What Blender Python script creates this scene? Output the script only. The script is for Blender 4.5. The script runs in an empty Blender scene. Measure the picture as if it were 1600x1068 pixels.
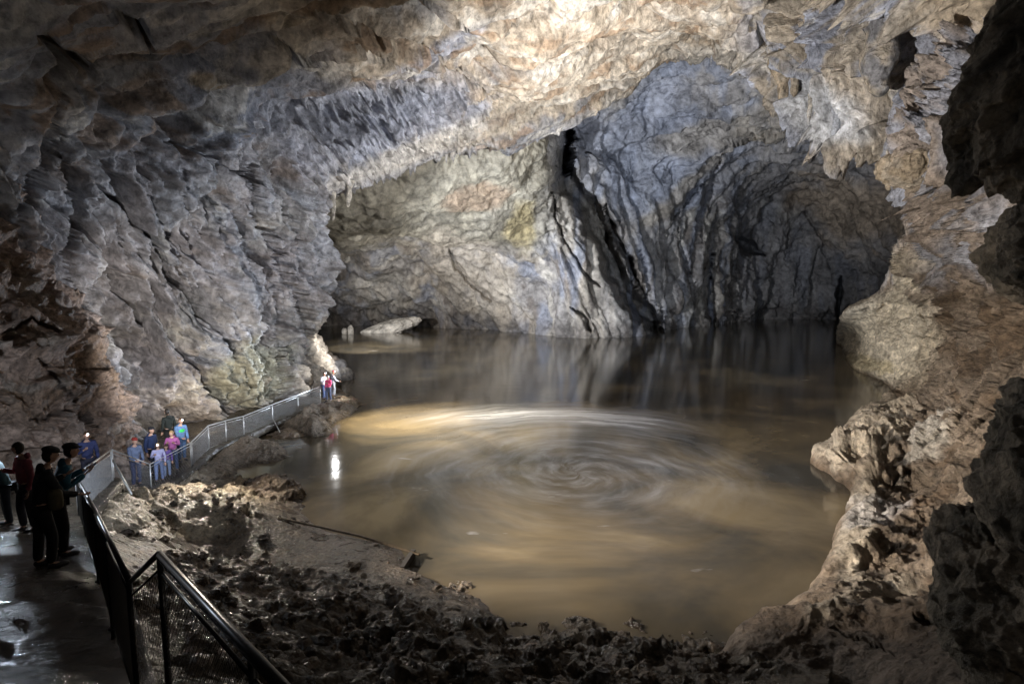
import bpy, math, random
import numpy as np
from mathutils import Vector, Matrix

C = bpy.context.scene.collection
rnd = random.Random(7)
DRAFT = False
# ------------------------------------------------------------------ camera, world, lamps, exposure
H = 8.0                      # eye height above the water (m)
KF = H / 6.5
FOC = 889.0                  # focal length in photograph pixels (1600 wide)
TH = math.radians(6.0)
scn = bpy.context.scene
cam_d = bpy.data.cameras.new('camera'); cam = bpy.data.objects.new('camera', cam_d); C.objects.link(cam)
cam_d.sensor_width = 36.0; cam_d.lens = 20.0; cam_d.clip_start = 0.05; cam_d.clip_end = 600
cam.location = (0, 0, H); cam.rotation_euler = (math.radians(90) - TH, 0, 0)
scn.camera = cam
w = bpy.data.worlds.new('World'); scn.world = w; w.use_nodes = True
w.node_tree.nodes['Background'].inputs[0].default_value = (0.55, 0.62, 0.8, 1)
w.node_tree.nodes['Background'].inputs[1].default_value = 0.006
scn.view_settings.view_transform = 'Standard'; scn.view_settings.look = 'None'
scn.view_settings.exposure = 0.4; scn.view_settings.gamma = 1.0
scn.render.engine = 'CYCLES'
try:
    scn.cycles.use_denoising = True; scn.cycles.denoiser = 'OPENIMAGEDENOISE'
    scn.cycles.max_bounces = 6; scn.cycles.diffuse_bounces = 3; scn.cycles.glossy_bounces = 3
    scn.cycles.sample_clamp_indirect = 4.0
    scn.cycles.use_light_tree = True
except Exception: pass

def lamp(kind, loc, power, col, size=0.3, aim=None, cone=90, blend=0.6, name='flood_and_fill'):
    d = bpy.data.lights.new(name, kind); o = bpy.data.objects.new(name, d); C.objects.link(o)
    o.location = loc; d.energy = power; d.color = col
    if kind == 'AREA': d.size = size
    else: d.shadow_soft_size = size
    if kind == 'SPOT':
        d.spot_size = math.radians(cone); d.spot_blend = blend
    if aim is not None:
        o.rotation_euler = (Vector(aim) - Vector(loc)).to_track_quat('-Z', 'Y').to_euler()
    return o

WARM = (1.0, 0.88, 0.73); NEUT = (0.97, 0.96, 0.95); COOL = (0.76, 0.86, 1.0); YEL = (1.0, 0.86, 0.62)
# floods out of sight on the rocks, with added fill lamps, turned on the vault, the walls and the far chamber
lamp('SPOT', (15.5, 28, 2.5), 46000, NEUT, 0.3, (2.5, 43, 18), 88, 1.0)          # behind the pale point of the right bank, on the vault
lamp('SPOT', (15.0, 28.5, 2.4), 23000, COOL, 0.3, (-15.5, 31, 7.5), 46, 0.9)   # the same place, across on the left wall
lamp('SPOT', (16.0, 30, 2.5), 26000, COOL, 0.4, (30, 100, 24), 62, 0.8)        # the same place, added fill on the far chamber
lamp('SPOT', (-9.8, 12.0, 4.9), 54000, (.98, .94, .9), 0.3, (14, 38, 23), 52, 0.9)       # beyond the near group, on the curtain
lamp('SPOT', (-9.6, 12.6, 4.4), 30000, WARM, 0.2, (16, 23, 3.5), 66, 0.9)        # the same, on the right bank
lamp('SPOT', (-9.6, 12.9, 4.4), 14000, NEUT, 0.15, (15.5, 27, 1.5), 24, 0.9)   # the same, on the pale point
lamp('SPOT', (-21, 60, 5.5), 19000, NEUT, 0.4, (-5, 93, 2), 100, 0.8)            # behind the corner of the left wall
lamp('SPOT', (-12.0, 39.4, 1.6), 76000, (.88, .93, 1.0), 0.4, (20, 98, 24), 64, 0.8)      # end of the path, across to the far chamber
lamp('SPOT', (-11.6, 39.0, 1.6), 30000, NEUT, 0.3, (31, 47, 6), 30, 0.9)       # end of the path, on the pale boulder
lamp('SPOT', (-10.4, 37.3, 2.3), 5000, COOL, 0.2, (-17, 25, 5), 58, 1.0)       # end of the path, raking back along the left wall
lamp('SPOT', (-10.8, 41, 2.2), 1900, NEUT, 0.25, (-14.5, 44, 4.5), 110, 0.9)   # end of the path, on the corner of the wall
lamp('SPOT', (-11.2, 35, 3.6), 420, NEUT, 0.05, (-3, 27, 0), 75, 0.9)         # end of the path, down on the water
lamp('SPOT', (-13.0, 31, 9.0), 28000, YEL, 0.2, (-5, 32, 0), 54, 1.0)  # added high on the left wall, makes the golden patch on the water
lamp('SPOT', (-13.0, 30.8, 9.2), 11000, NEUT, 0.2, (4, 24, 0), 84, 1.0)     # added high on the left wall without a fitting, brightens the water
lamp('SPOT', (-14.6, 27, 0.9), 420, YEL, 0.15, (-17.5, 31, 3), 120, 0.9)         # foot of the left wall
lamp('SPOT', (-10.0, 16.5, 4.4), 4600, NEUT, 0.2, (-16, 30, 6), 70, 0.9)       # on the lower left wall
lamp('SPOT', (-10.9, 20.3, 2.9), 800, WARM, 0.1, (-8.8, 17.4, 0.8), 110, 0.8)  # added in the open to brighten the rubble mound
lamp('POINT', (-10.9, 12.2, 4.7), 200, COOL, 0.06)                             # added point lamp for glints on the wet path, worn by nobody
lamp('POINT', (4.0, -1.0, 9.0), 110, WARM, 0.25)                                # added dim fill beside the camera for the dark foreground

# ------------------------------------------------------------------ geometry helpers
cT, sT = math.cos(TH), math.sin(TH)
def ray(px, py):
    x = (px - 800.0) / FOC; y = -(py - 534.0) / FOC
    return np.array([x, cT + y * sT, y * cT - sT])
def P(px, py, d):
    r = ray(px, py); return np.array([0, 0, H]) + r * (d / r[1])
def Pz(px, py, z):
    r = ray(px, py); return np.array([0, 0, H]) + r * ((z - H) / r[2])
def proj(p):
    q = p - np.array([0, 0, H], dtype=p.dtype)
    f = q[..., 1] * cT - q[..., 2] * sT; u = q[..., 1] * sT + q[..., 2] * cT
    f = np.where(f < 0.1, 0.1, f)
    return 800 + FOC * q[..., 0] / f, 534 - FOC * u / f

rs = np.random.RandomState(11)
PERM = np.concatenate([rs.permutation(512)] * 3).astype(np.int32)
G = rs.normal(size=(512, 3)).astype(np.float32); G /= np.linalg.norm(G, axis=1)[:, None]
RV = rs.uniform(-1, 1, size=(512, 3)).astype(np.float32)
def _chunks(f, p, *a):
    p = np.ascontiguousarray(p, dtype=np.float32); n = len(p); out = []
    for i in range(0, n, 150000): out.append(f(p[i:i + 150000], *a))
    if isinstance(out[0], tuple): return tuple(np.concatenate([o[k] for o in out]) for k in range(len(out[0])))
    return np.concatenate(out)
def _perlin(p, seed):
    p = p + np.float32(seed * 17.37)
    i = np.floor(p).astype(np.int32); f = p - i; i &= 511
    u = f * f * f * (f * (f * 6 - 15) + 10)
    X, Y, Z = i[:, 0], i[:, 1], i[:, 2]
    X1, Y1, Z1 = (X + 1) & 511, (Y + 1) & 511, (Z + 1) & 511
    fx, fy, fz = f[:, 0], f[:, 1], f[:, 2]
    def g(a, b, c, x, y, z):
        h = G[PERM[PERM[PERM[a] + b] + c]]
        return h[:, 0] * x + h[:, 1] * y + h[:, 2] * z
    def l(a, b, t): return a + (b - a) * t
    a0 = l(g(X, Y, Z, fx, fy, fz), g(X1, Y, Z, fx - 1, fy, fz), u[:, 0])
    a1 = l(g(X, Y1, Z, fx, fy - 1, fz), g(X1, Y1, Z, fx - 1, fy - 1, fz), u[:, 0])
    a2 = l(g(X, Y, Z1, fx, fy, fz - 1), g(X1, Y, Z1, fx - 1, fy, fz - 1), u[:, 0])
    a3 = l(g(X, Y1, Z1, fx, fy - 1, fz - 1), g(X1, Y1, Z1, fx - 1, fy - 1, fz - 1), u[:, 0])
    return l(l(a0, a1, u[:, 1]), l(a2, a3, u[:, 1]), u[:, 2])
def perlin(p, seed=0): return _chunks(_perlin, p, seed)
def fbm(p, octs=5, gain=0.5, lac=2.03, seed=0):
    s = 0; a = 1.0; q = np.asarray(p, dtype=np.float32)
    for k in range(octs): s = s + a * perlin(q, seed + k); a *= gain; q = q * lac
    return s
def ridged(p, octs=5, gain=0.5, lac=2.07, seed=0):
    s = 0; a = 1.0; q = np.asarray(p, dtype=np.float32); wgt = 1.0
    for k in range(octs):
        r = 1 - np.abs(perlin(q, seed + k)) * 2.0; r = r * r * wgt
        s = s + a * (r - 0.45); wgt = np.clip(r * 1.4, 0, 1); a *= gain; q = q * lac
    return s
def _cells(p, seed):
    p = p + np.float32(seed * 9.13)
    b = np.floor(p - 0.5).astype(np.int32)
    S = np.full(len(p), 1e-6, np.float32); T = np.zeros(len(p), np.float32)
    for dx in (0, 1):
        for dy in (0, 1):
            for dz in (0, 1):
                c = b + np.array([dx, dy, dz], np.int32); k = c & 511
                h = PERM[PERM[PERM[k[:, 0]] + k[:, 1]] + k[:, 2]]
                v = p - (c + 0.5 + RV[h] * 0.38)
                wt = np.exp(-20.0 * (v * v).sum(1)) * np.prod(np.clip(1.3 - np.abs(v), 0, 1), axis=1)
                t = (v * RV[(h * 7 + 3) & 511]).sum(1) * 1.1 + (h / 511.0 - 0.5) * 0.8
                S += wt; T += wt * t
    return T / S
def facets(p, seed=0):
    """broken-rock relief: every cell is a tilted face at a level of its own"""
    return _chunks(_cells, p, seed)
def smooth(a, b, x):
    t = np.clip((x - a) / (b - a), 0, 1); return t * t * (3 - 2 * t)
def rot(ax, deg):
    return np.array(Matrix.Rotation(math.radians(deg), 3, ax), dtype=np.float32)
def frame(d):
    """rows: along the strike, then two directions across it"""
    d = np.array(d, float); d /= np.linalg.norm(d); a = np.cross(d, [0.1, 1, 0.2]); a /= np.linalg.norm(a)
    return np.array([d, a, np.cross(d, a)], dtype=np.float32)
def aniso(p, M, s):   # coordinates turned by M, then scaled by s per axis (small = stretched along that axis)
    return (p.astype(np.float32) @ M.T) * np.array(s, np.float32)

def cr_weights(n_ctrl, t):
    W = np.zeros((len(t), n_ctrl))
    for r, x in enumerate(t):
        i = min(int(x), n_ctrl - 2); f = x - i
        w4 = (-0.5 * f + f * f - 0.5 * f ** 3, 1 - 2.5 * f * f + 1.5 * f ** 3, 0.5 * f + 2 * f * f - 1.5 * f ** 3, -0.5 * f * f + 0.5 * f ** 3)
        for k, wv in zip((i - 1, i, i + 1, i + 2), w4):
            if k < 0: W[r, 0] += 2 * wv; W[r, 1] -= wv
            elif k >= n_ctrl: W[r, -1] += 2 * wv; W[r, -2] -= wv
            else: W[r, k] += wv
    return W
def sampling(ctrl, axis, dens):
    px, py = proj(ctrl)
    px = np.clip(px, -60, 1660); py = np.clip(py, -60, 1130)
    L = np.hypot(np.diff(px, axis=axis), np.diff(py, axis=axis))
    L = L.max(axis=1 - axis) * 0.6 + L.mean(axis=1 - axis) * 0.4
    t = []
    for i, l in enumerate(L):
        n = max(6, int(l * dens)); t += list(i + np.arange(n) / n)
    return np.array(t + [len(L)])
def net(ctrl, dens=0.64):
    ctrl = np.array(ctrl, dtype=float)
    tr = sampling(ctrl, 0, dens); tc = sampling(ctrl, 1, dens)
    A = cr_weights(ctrl.shape[0], tr); B = cr_weights(ctrl.shape[1], tc)
    return np.einsum('ri,ijk,cj->rck', A, ctrl, B), tr, tc
def grid_normals(g):
    du = np.gradient(g, axis=0); dv = np.gradient(g, axis=1)
    n = np.cross(du, dv); n /= np.linalg.norm(n, axis=2, keepdims=True) + 1e-9
    return n
def face_camera(g, n):
    v = np.array([0, 8, H]) - g
    s = np.sign((v * n).sum(2).mean()); return n * s, s
def link(name, me, mats, parent=None):
    o = bpy.data.objects.new(name, me); C.objects.link(o)
    for m in (mats if isinstance(mats, (list, tuple)) else [mats]): me.materials.append(m)
    if parent is not None: o.parent = parent
    return o
def grid_mesh(name, g, mat, col=None, flip=False, keep=None, wrap=False):
    R_, C_ = g.shape[:2]
    idx = np.arange(R_ * C_).reshape(R_, C_)
    if wrap: idx = np.concatenate([idx, idx[:, :1]], axis=1)
    q = np.stack([idx[:-1, :-1], idx[:-1, 1:], idx[1:, 1:], idx[1:, :-1]], axis=-1).reshape(-1, 4)
    if flip: q = q[:, ::-1]
    if keep is not None:
        k = keep.reshape(-1); q = q[k[q].any(axis=1)]
    me = bpy.data.meshes.new(name)
    me.vertices.add(R_ * C_); me.vertices.foreach_set('co', g.reshape(-1).astype(np.float32))
    me.loops.add(q.size); me.loops.foreach_set('vertex_index', np.ascontiguousarray(q).reshape(-1).astype(np.int32))
    me.polygons.add(len(q)); me.polygons.foreach_set('loop_start', np.arange(0, q.size, 4, dtype=np.int32))
    me.polygons.foreach_set('use_smooth', np.ones(len(q), dtype=bool))
    me.update(calc_edges=True)
    if col is not None:
        a = me.color_attributes.new('stain', 'FLOAT_COLOR', 'POINT')
        c4 = np.ones((R_ * C_, 4), np.float32); c4[:, :3] = col.reshape(-1, 3)
        a.data.foreach_set('color', c4.reshape(-1))
    return link(name, me, mat)
def polydist(px, py, pts):
    best = np.full(px.shape, 1e9, np.float32); tt = np.zeros(px.shape, np.float32); L = len(pts) - 1
    for i in range(L):
        ax, ay = pts[i][:2]; bx, by = pts[i + 1][:2]; dx, dy = bx - ax, by - ay
        t = np.clip(((px - ax) * dx + (py - ay) * dy) / (dx * dx + dy * dy + 1e-9), 0, 1)
        d = np.hypot(px - ax - t * dx, py - ay - t * dy)
        m = d < best; best = np.where(m, d, best); tt = np.where(m, i + t, tt)
    return best, tt
def carve(g, cracks, seed=0, wob=1.0, nrm=None):
    """cut grooves into a rock surface; each crack: list of points, half-width (px in the photograph), depth (m)"""
    sh = g.shape; p = g.reshape(-1, 3); px, py = proj(p)
    wob1 = fbm(np.stack([px / 28, py / 28, px * 0], 1), 4, 0.55, seed=seed) * 9 * wob
    wob2 = fbm(np.stack([px / 28, py / 28, px * 0 + 5], 1), 4, 0.55, seed=seed + 9) * 9 * wob
    wob3 = fbm(np.stack([px / 45, py / 45, px * 0 + 11], 1), 3, 0.6, seed=seed + 5) * 1.5
    cut = np.zeros(len(p), np.float32)
    for pts, wd, dep in cracks:
        d, t = polydist(px + wob1, py + wob2, pts); fl = 0.55 + 0.75 * np.clip(wob3 + 0.5, 0, 1.3)
        e = np.minimum(1, np.minimum(t + 0.25, len(pts) - 1 - t + 0.25))
        ww = wd * e * fl
        cut = np.maximum(cut, dep * smooth(1.0, 0.15, d / np.maximum(ww, 0.5)))
    v = p - np.array([0, 0, H]); v /= np.linalg.norm(v, axis=1)[:, None]
    if nrm is not None: v = -nrm.reshape(-1, 3) * 0.9 + v * 0.1
    return (p + v * cut[:, None]).reshape(sh)

# ------------------------------------------------------------------ materials
def newmat(name):
    m = bpy.data.materials.new(name); m.use_nodes = True
    nt = m.node_tree; b = nt.nodes['Principled BSDF']
    return m, nt, b
def N(nt, t, **kw):
    n = nt.nodes.new(t)
    for k, v in kw.items():
        if k in n.inputs: n.inputs[k].default_value = v
        else: setattr(n, k, v)
    return n
def ramp(nt, src, stops):
    r = nt.nodes.new('ShaderNodeValToRGB'); nt.links.new(src, r.inputs[0])
    e = r.color_ramp.elements
    while len(e) < len(stops): e.new(0.5)
    for el, (p, c) in zip(e, stops): el.position = p; el.color = (c, c, c, 1) if not isinstance(c, tuple) else (*c, 1)
    return r
def rock_mat(name, fine, rough=0.8, bump=0.6, wet=0.0, bump_d=None, contrast=(0.5, 1.4), spec=0.35):
    """stained limestone: colour from the 'stain' attribute, broken up by speckle, pits and fine fractures; relief too fine for the mesh as bump"""
    m, nt, b = newmat(name); L = nt.links.new
    at = N(nt, 'ShaderNodeAttribute', attribute_name='stain')
    tc = N(nt, 'ShaderNodeTexCoord')
    n1 = N(nt, 'ShaderNodeTexNoise', Scale=fine, Detail=10.0, Roughness=0.68); L(tc.outputs['Object'], n1.inputs['Vector'])
    n2 = N(nt, 'ShaderNodeTexNoise', Scale=fine * 0.17, Detail=6.0, Roughness=0.6, Distortion=0.6); L(tc.outputs['Object'], n2.inputs['Vector'])
    n3 = N(nt, 'ShaderNodeTexNoise', Scale=fine * 0.3, Detail=8.0, Roughness=0.6, Distortion=0.4); L(tc.outputs['Object'], n3.inputs['Vector'])
    r1 = ramp(nt, n1.outputs['Fac'], [(0.36, contrast[0]), (0.5, 1.0), (0.64, contrast[1])])
    r2 = ramp(nt, n2.outputs['Fac'], [(0.36, 0.68), (0.64, 1.3)])
    # hairline fractures: where the distorted noise crosses its middle
    ab = N(nt, 'ShaderNodeMath', operation='SUBTRACT'); L(n3.outputs['Fac'], ab.inputs[0]); ab.inputs[1].default_value = 0.5
    ab2 = N(nt, 'ShaderNodeMath', operation='ABSOLUTE'); L(ab.outputs[0], ab2.inputs[0])
    r3 = ramp(nt, ab2.outputs[0], [(0.0, 0.0), (0.030, 1.0)])
    r3c = ramp(nt, ab2.outputs[0], [(0.0, 0.82), (0.018, 1.0)])
    src = at.outputs['Color']
    for r in (r1, r2, r3c):
        mx = N(nt, 'ShaderNodeMix', data_type='RGBA', blend_type='MULTIPLY'); mx.inputs[0].default_value = 1
        L(src, mx.inputs[6]); L(r.outputs[0], mx.inputs[7]); src = mx.outputs[2]
    L(src, b.inputs['Base Color'])
    rr = ramp(nt, n2.outputs['Fac'], [(0.35, max(0.05, rough - 0.25 - wet)), (0.65, rough)])
    L(rr.outputs[0], b.inputs['Roughness'])
    vor = N(nt, 'ShaderNodeTexVoronoi', Scale=fine * 0.9); L(tc.outputs['Object'], vor.inputs['Vector'])
    ad = N(nt, 'ShaderNodeMath', operation='MULTIPLY_ADD'); L(vor.outputs['Distance'], ad.inputs[0]); ad.inputs[1].default_value = 0.3; L(n1.outputs['Fac'], ad.inputs[2])
    ad2 = N(nt, 'ShaderNodeMath', operation='MULTIPLY_ADD'); L(r3.outputs[0], ad2.inputs[0]); ad2.inputs[1].default_value = 0.05; L(ad.outputs[0], ad2.inputs[2])
    bp = N(nt, 'ShaderNodeBump', Strength=min(1, bump * 1.3), Distance=bump_d or 1.7 / fine); L(ad2.outputs[0], bp.inputs['Height'])
    L(bp.outputs[0], b.inputs['Normal'])
    b.inputs['Specular IOR Level'].default_value = spec
    return m
def flat_mat(name, col, rough=0.6, metal=0.0, var=0.2, scale=12.0, bump=0.0):
    m, nt, b = newmat(name); L = nt.links.new
    tc = N(nt, 'ShaderNodeTexCoord'); n = N(nt, 'ShaderNodeTexNoise', Scale=scale, Detail=5.0); L(tc.outputs['Object'], n.inputs['Vector'])
    r = ramp(nt, n.outputs['Fac'], [(0.3, tuple(c * (1 - var) for c in col)), (0.7, tuple(min(1, c * (1 + var)) for c in col))])
    L(r.outputs[0], b.inputs['Base Color']); b.inputs['Roughness'].default_value = rough; b.inputs['Metallic'].default_value = metal
    if bump:
        bp = N(nt, 'ShaderNodeBump', Strength=bump, Distance=0.02); L(n.outputs['Fac'], bp.inputs['Height']); L(bp.outputs[0], b.inputs['Normal'])
    return m
M_far = rock_mat('rock_far', 1.1, 0.85, 0.42, contrast=(.58, 1.32))
M_arch = rock_mat('rock_vault', 2.2, 0.8, 0.45, contrast=(.52, 1.38))
M_right = rock_mat('rock_right', 3.2, 0.75, 0.7)
M_near = rock_mat('rock_near', 7.0, 0.7, 0.7)
M_bank = rock_mat('rock_bank', 9.0, 0.55, 0.7, wet=0.12, contrast=(0.5, 1.45), spec=.5)

OCH = np.array([0.42, 0.345, 0.255]); TAN = np.array([0.44, 0.385, 0.315]); GRY = np.array([0.33, 0.33, 0.35]); BLU = np.array([0.36, 0.385, 0.465])
PAL = np.array([0.62, 0.58, 0.52]); BRN = np.array([0.20, 0.135, 0.085]); DRK = np.array([0.10, 0.085, 0.075]); OLV = np.array([0.235, 0.215, 0.165]); RST = np.array([0.34, 0.19, 0.11])
def blend(col, c, wgt): return col * (1 - wgt[..., None]) + c * wgt[..., None]
def patch(px, py, cx, cy, rx, ry, ang=0, wob=None):
    a = math.radians(ang); dx, dy = px - cx, py - cy
    u = (dx * math.cos(a) + dy * math.sin(a)) / rx; v = (-dx * math.sin(a) + dy * math.cos(a)) / ry
    d = np.hypot(u, v)
    if wob is not None: d = d + wob
    return smooth(1.15, 0.6, d)
def struct(o): o['kind'] = 'structure'; return o

# ------------------------------------------------------------------ 1. vault: left wall, arch and curtain as one funnel of rock
def vault():
    K = KF
    cols = [
     [(530,640,36),(440,668,29),(310,715,24.5),(195,790,21.5),(40,880,17),(-350,1000,11)],
     [(513,565,36),(440,600,29.5),(310,640,25),(190,650,22),(20,680,18),(-350,700,12)],
     [(492,520,35),(430,530,29.5),(310,540,25),(185,545,22),(20,560,18),(-350,560,12)],
     [(503,440,34),(430,440,29),(310,450,24.5),(180,450,21.5),(20,450,17),(-350,450,11.5)],
     [(498,355,33),(435,330,28.5),(325,310,24),(200,300,20.5),(30,290,16.5),(-350,280,10)],
     [(520,305,34),(480,250,29.5),(400,190,25.5),(280,140,21),(100,90,16),(-280,-50,9)],
     [(590,285,36),(560,220,31),(500,150,27),(410,70,21),(290,-30,15),(60,-350,8.5)],
     [(650,262,38),(635,205,33),(590,130,28.5),(530,30,22),(460,-80,15.5),(330,-500,9)],
     [(720,240,41),(712,180,35),(680,110,29.5),(640,10,23),(600,-120,16),(520,-560,9)],
     [(800,222,43),(792,160,37),(772,95,31),(750,5,24),(730,-140,17),(700,-560,9)],
     [(868,203,46),(872,145,40),(872,85,34),(870,0,27),(865,-140,18),(860,-560,9)],
     [(950,152,48),(948,105,42),(945,60,36),(945,-15,28),(945,-150,19),(950,-560,9)],
     [(1015,110,48),(1012,75,42),(1010,35,36),(1010,-35,28),(1015,-160,19),(1030,-560,9)],
     [(1075,82,47),(1075,50,42),(1078,15,36),(1080,-50,28),(1090,-170,19),(1110,-560,9)],
     [(1130,92,44),(1135,62,40),(1140,20,35),(1150,-50,27),(1170,-170,18),(1200,-560,9)],
     [(1188,108,40),(1196,75,38.5),(1206,30,37),(1220,-50,34),(1240,-170,27),(1300,-500,12)],
     [(1222,152,38),(1238,105,36.5),(1258,45,35),(1285,-50,32),(1315,-160,25),(1400,-480,12)],
     [(1258,196,36),(1285,135,34.5),(1316,65,33),(1356,-40,30),(1396,-150,24),(1520,-450,12)],
     [(1305,224,34),(1345,160,32.5),(1388,90,31),(1436,-10,28),(1490,-120,22),(1640,-380,12)],
     [(1375,238,32),(1420,185,30.5),(1465,120,29),(1525,20,25.5),(1590,-80,21),(1780,-300,12)],
     [(1450,290,31),(1480,240,29),(1530,180,27),(1600,90,23),(1690,20,18),(1880,-150,12)],
    ]
    ctrl = []
    cc = np.array([3.0, 0, 6.0])
    for col in cols:
        w_ = [P(a, b, d * K) for a, b, d in col]
        l = w_[0]; o = l - cc; o[1] = 0; o /= np.linalg.norm(o)
        back = [l + o * 14 + np.array([0, 13, 0]), l + o * 5 + np.array([0, 7.0, 0]), l + o * 1.3 + np.array([0, 2.2, 0])]
        ctrl.append(back + w_)
    ctrl = np.array(ctrl)
    g, tr, tc = net(ctrl, 0.62 if not DRAFT else 0.3)
    n, s = face_camera(g, grid_normals(g))
    p = g.reshape(-1, 3); nn = n.reshape(-1, 3); px, py = proj(p)
    lipd = np.tile(np.abs(tc - 3.0), len(tr))
    # zones
    left = smooth(560, 430, px) * smooth(180, 300, py)
    curt = smooth(1120, 1210, px)                                  # dripstone curtain on the right
    drap = patch(px, py, 560, 215, 260, 95, -12)                    # hung draperies over the left chamber
    ceil = np.clip(1 - left - curt - drap, 0, 1)
    h = fbm(p * 0.11, 3, 0.5, seed=1) * 2.2
    # left wall: diagonal ribs that run down to the right
    wp = p + fbm(p * 0.3, 3, seed=40)[:, None] * np.array([.8, .8, .8])
    q = aniso(wp, frame((0, 8, -13)), (0.18, 0.8, 0.8))
    hl = -ridged(q * 0.7, 6, 0.56, seed=5) * 1.3 - ridged(aniso(wp, frame((0, 5, -12)), (.25, 1, 1)) * 1.9, 4, 0.6, seed=6) * 0.3 + facets(q * 1.3, 3) * 0.55 + facets(p * 1.6, 4) * 0.28 + facets(p * 3.6, 5) * 0.13
    # ceiling: ledges and broken strata along the arch
    q2 = aniso(p + fbm(p * 0.25, 3, seed=44)[:, None] * 1.3, frame((28, 14, 19)), (0.16, 0.75, 0.75))
    hc = -ridged(q2 * 0.55, 6, 0.58, seed=8) * 1.5 + facets(q2 * 1.1, 6) * 0.7 + facets(p * 0.8, 7) * 0.25 + facets(p * 2.2, 8) * 0.07
    # draperies and curtain: vertical flutes and hanging folds
    q3 = p * np.array([1.0, 1.0, 0.3])
    hd = ridged(q3 * 0.8, 5, 0.55, seed=12) * 0.7 + ridged(p * np.array([0.45, .45, 0.3]), 3, seed=14) * 0.8 + facets(p * np.array([1.6, 1.6, 0.8]), 9) * 0.22
    hk = -ridged(p * np.array([.30, .30, .07]), 5, 0.55, seed=16) * 1.15 + fbm(p * np.array([.35, .35, .1]), 3, seed=15) * 1.3 + ridged(p * np.array([1.5, 1.5, 0.3]), 4, 0.55, seed=18) * 0.28 + facets(p * np.array([.6, .6, .3]), 17) * 1.3 - ridged(p * np.array([.9, .9, .22]), 5, .6, seed=20) * .5 + fbm(p * 0.5, 4, seed=19) * 0.5
    h = h * (1 - 0.4 * curt) + hl * left + hc * ceil + hd * drap * (1 - left) + hk * curt * 1.35
    h = h + fbm(p * 2.4, 4, 0.6, seed=22) * 0.09
    h = h + (facets(p * np.array([.28, .28, .2]), 2) * 0.9) * left * smooth(0.3, 1.6, lipd)
    depthk = np.clip(p[:, 1] / 25, 0.35, 1.2)
    vv = np.array([0, 0, H]) - p; vv /= np.linalg.norm(vv, axis=1)[:, None]
    depthk = depthk * np.clip(np.abs((vv * nn).sum(1)) * 1.5 + 0.12, 0.3, 1.0)
    taper = smooth(0.0, 1.0, lipd + 0.55)
    p2 = p + nn * (h * depthk * taper)[:, None]
    # ragged lower lip: rock teeth hang from the edge
    lipw = np.exp(-(lipd / 0.22) ** 2)
    teeth = np.clip(ridged(p * np.array([0.9, 0.3, 0.05]), 4, 0.6, seed=31), 0, 2)
    p2[:, 2] -= lipw * teeth * 1.1 * smooth(480, 600, px) * (0.35 + 0.65 * np.maximum(curt, drap))
    fr = patch(px, py, 1290, 190, 85, 50, 28)
    tooth = np.clip(0.55 + 1.3 * ridged(p * np.array([.75, .75, .05]), 4, .6, seed=71), 0, 2.2) * np.exp(-(lipd / 0.55) ** 2)
    p2[:, 2] -= fr * tooth * 0.9
    p2 += nn * (fr * tooth * 0.5)[:, None]
    g2 = p2.reshape(g.shape)
    cracks = [
        ([(395,255),(408,330),(432,385),(455,430),(475,480),(490,530)], 9.5, 3.0),
        ([(455,330),(475,400),(485,450)], 5.1, 1.12),
        ([(428,440),(436,500),(440,560),(448,610)], 8, 2.4),
        ([(150,290),(205,335),(245,375),(258,420),(300,470),(350,520),(385,575),(398,612)], 7.5, 2.2),
        ([(288,262),(295,320),(315,375)], 4.2, 0.77), ([(180,345),(200,400),(205,440)], 4.2, 0.70),
        ([(230,300),(260,360),(300,400),(345,440),(360,490)], 3.4, 0.63),
        ([(340,280),(370,340),(385,390),(410,450),(415,520)], 3.4, 0.56),
        ([(260,225),(330,240),(380,270),(400,290)], 6.0, 1.05),
        ([(60,60),(90,75),(120,100),(150,110)], 17.0, 2.10), ([(170,25),(215,40),(240,80)], 15.3, 1.82),
        ([(90,190),(105,260),(125,320),(110,400),(130,480),(160,560),(180,640)], 9, 2.6),
        ([(100,150),(60,280),(30,350)], 13.6, 1.40),
        ([(480,20),(540,45),(600,65),(660,85),(690,92)], 11.0, 1.82), ([(540,75),(600,100),(640,112)], 6.8, 1.12),
        ([(660,0),(700,25),(730,48)], 7.6, 1.54), ([(420,60),(470,95),(520,105)], 6.8, 0.98),
        ([(690,105),(740,140),(780,160)], 6.0, 0.84), ([(560,180),(600,195),(615,230)], 7.6, 1.26),
        ([(270,100),(300,95),(350,108)], 6.8, 0.84), ([(300,140),(340,150)], 6.0, 0.70),
        ([(1187,35),(1192,60),(1196,85)], 6.8, 1.68), ([(1240,115),(1245,150)], 5.1, 1.05), ([(1400,85),(1408,110),(1395,140)], 5, .7),
        ([(1345,60),(1350,100)], 3.4, 0.70), ([(1310,30),(1315,90)], 3.4, 0.56), ([(1262,0),(1275,60)], 3.4, 0.56), ([(1400,0),(1395,60)], 3.4, 0.70), ([(1330,180),(1340,200)], 5.1, 0.84),
    ]
    g2 = carve(g2, cracks, 3, nrm=n)
    # mineral colours, and lamplight painted in near the path end
    px, py = proj(g2.reshape(-1, 3))
    wob = fbm(p * 0.35, 4, 0.6, seed=50) * 0.55
    col = np.tile(GRY, (len(p), 1)) * 1.0
    col = blend(col, TAN * 0.85, smooth(-0.1, 0.4, fbm(p * 0.16, 4, seed=52)) * 0.7)
    cz = np.clip(patch(px, py, 1000, 20, 420, 130, -8, wob) + patch(px, py, 560, 60, 190, 75, 15, wob) + patch(px, py, 780, 170, 220, 45, -20, wob), 0, 1)
    col = blend(col, OCH * 1.1, cz * 0.8)
    col = blend(col, TAN * 1.2, patch(px, py, 900, 130, 220, 30, -28, wob) * 0.8)
    col = blend(col, BLU, patch(px, py, 590, 200, 170, 75, -15, wob) * 0.85)
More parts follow.
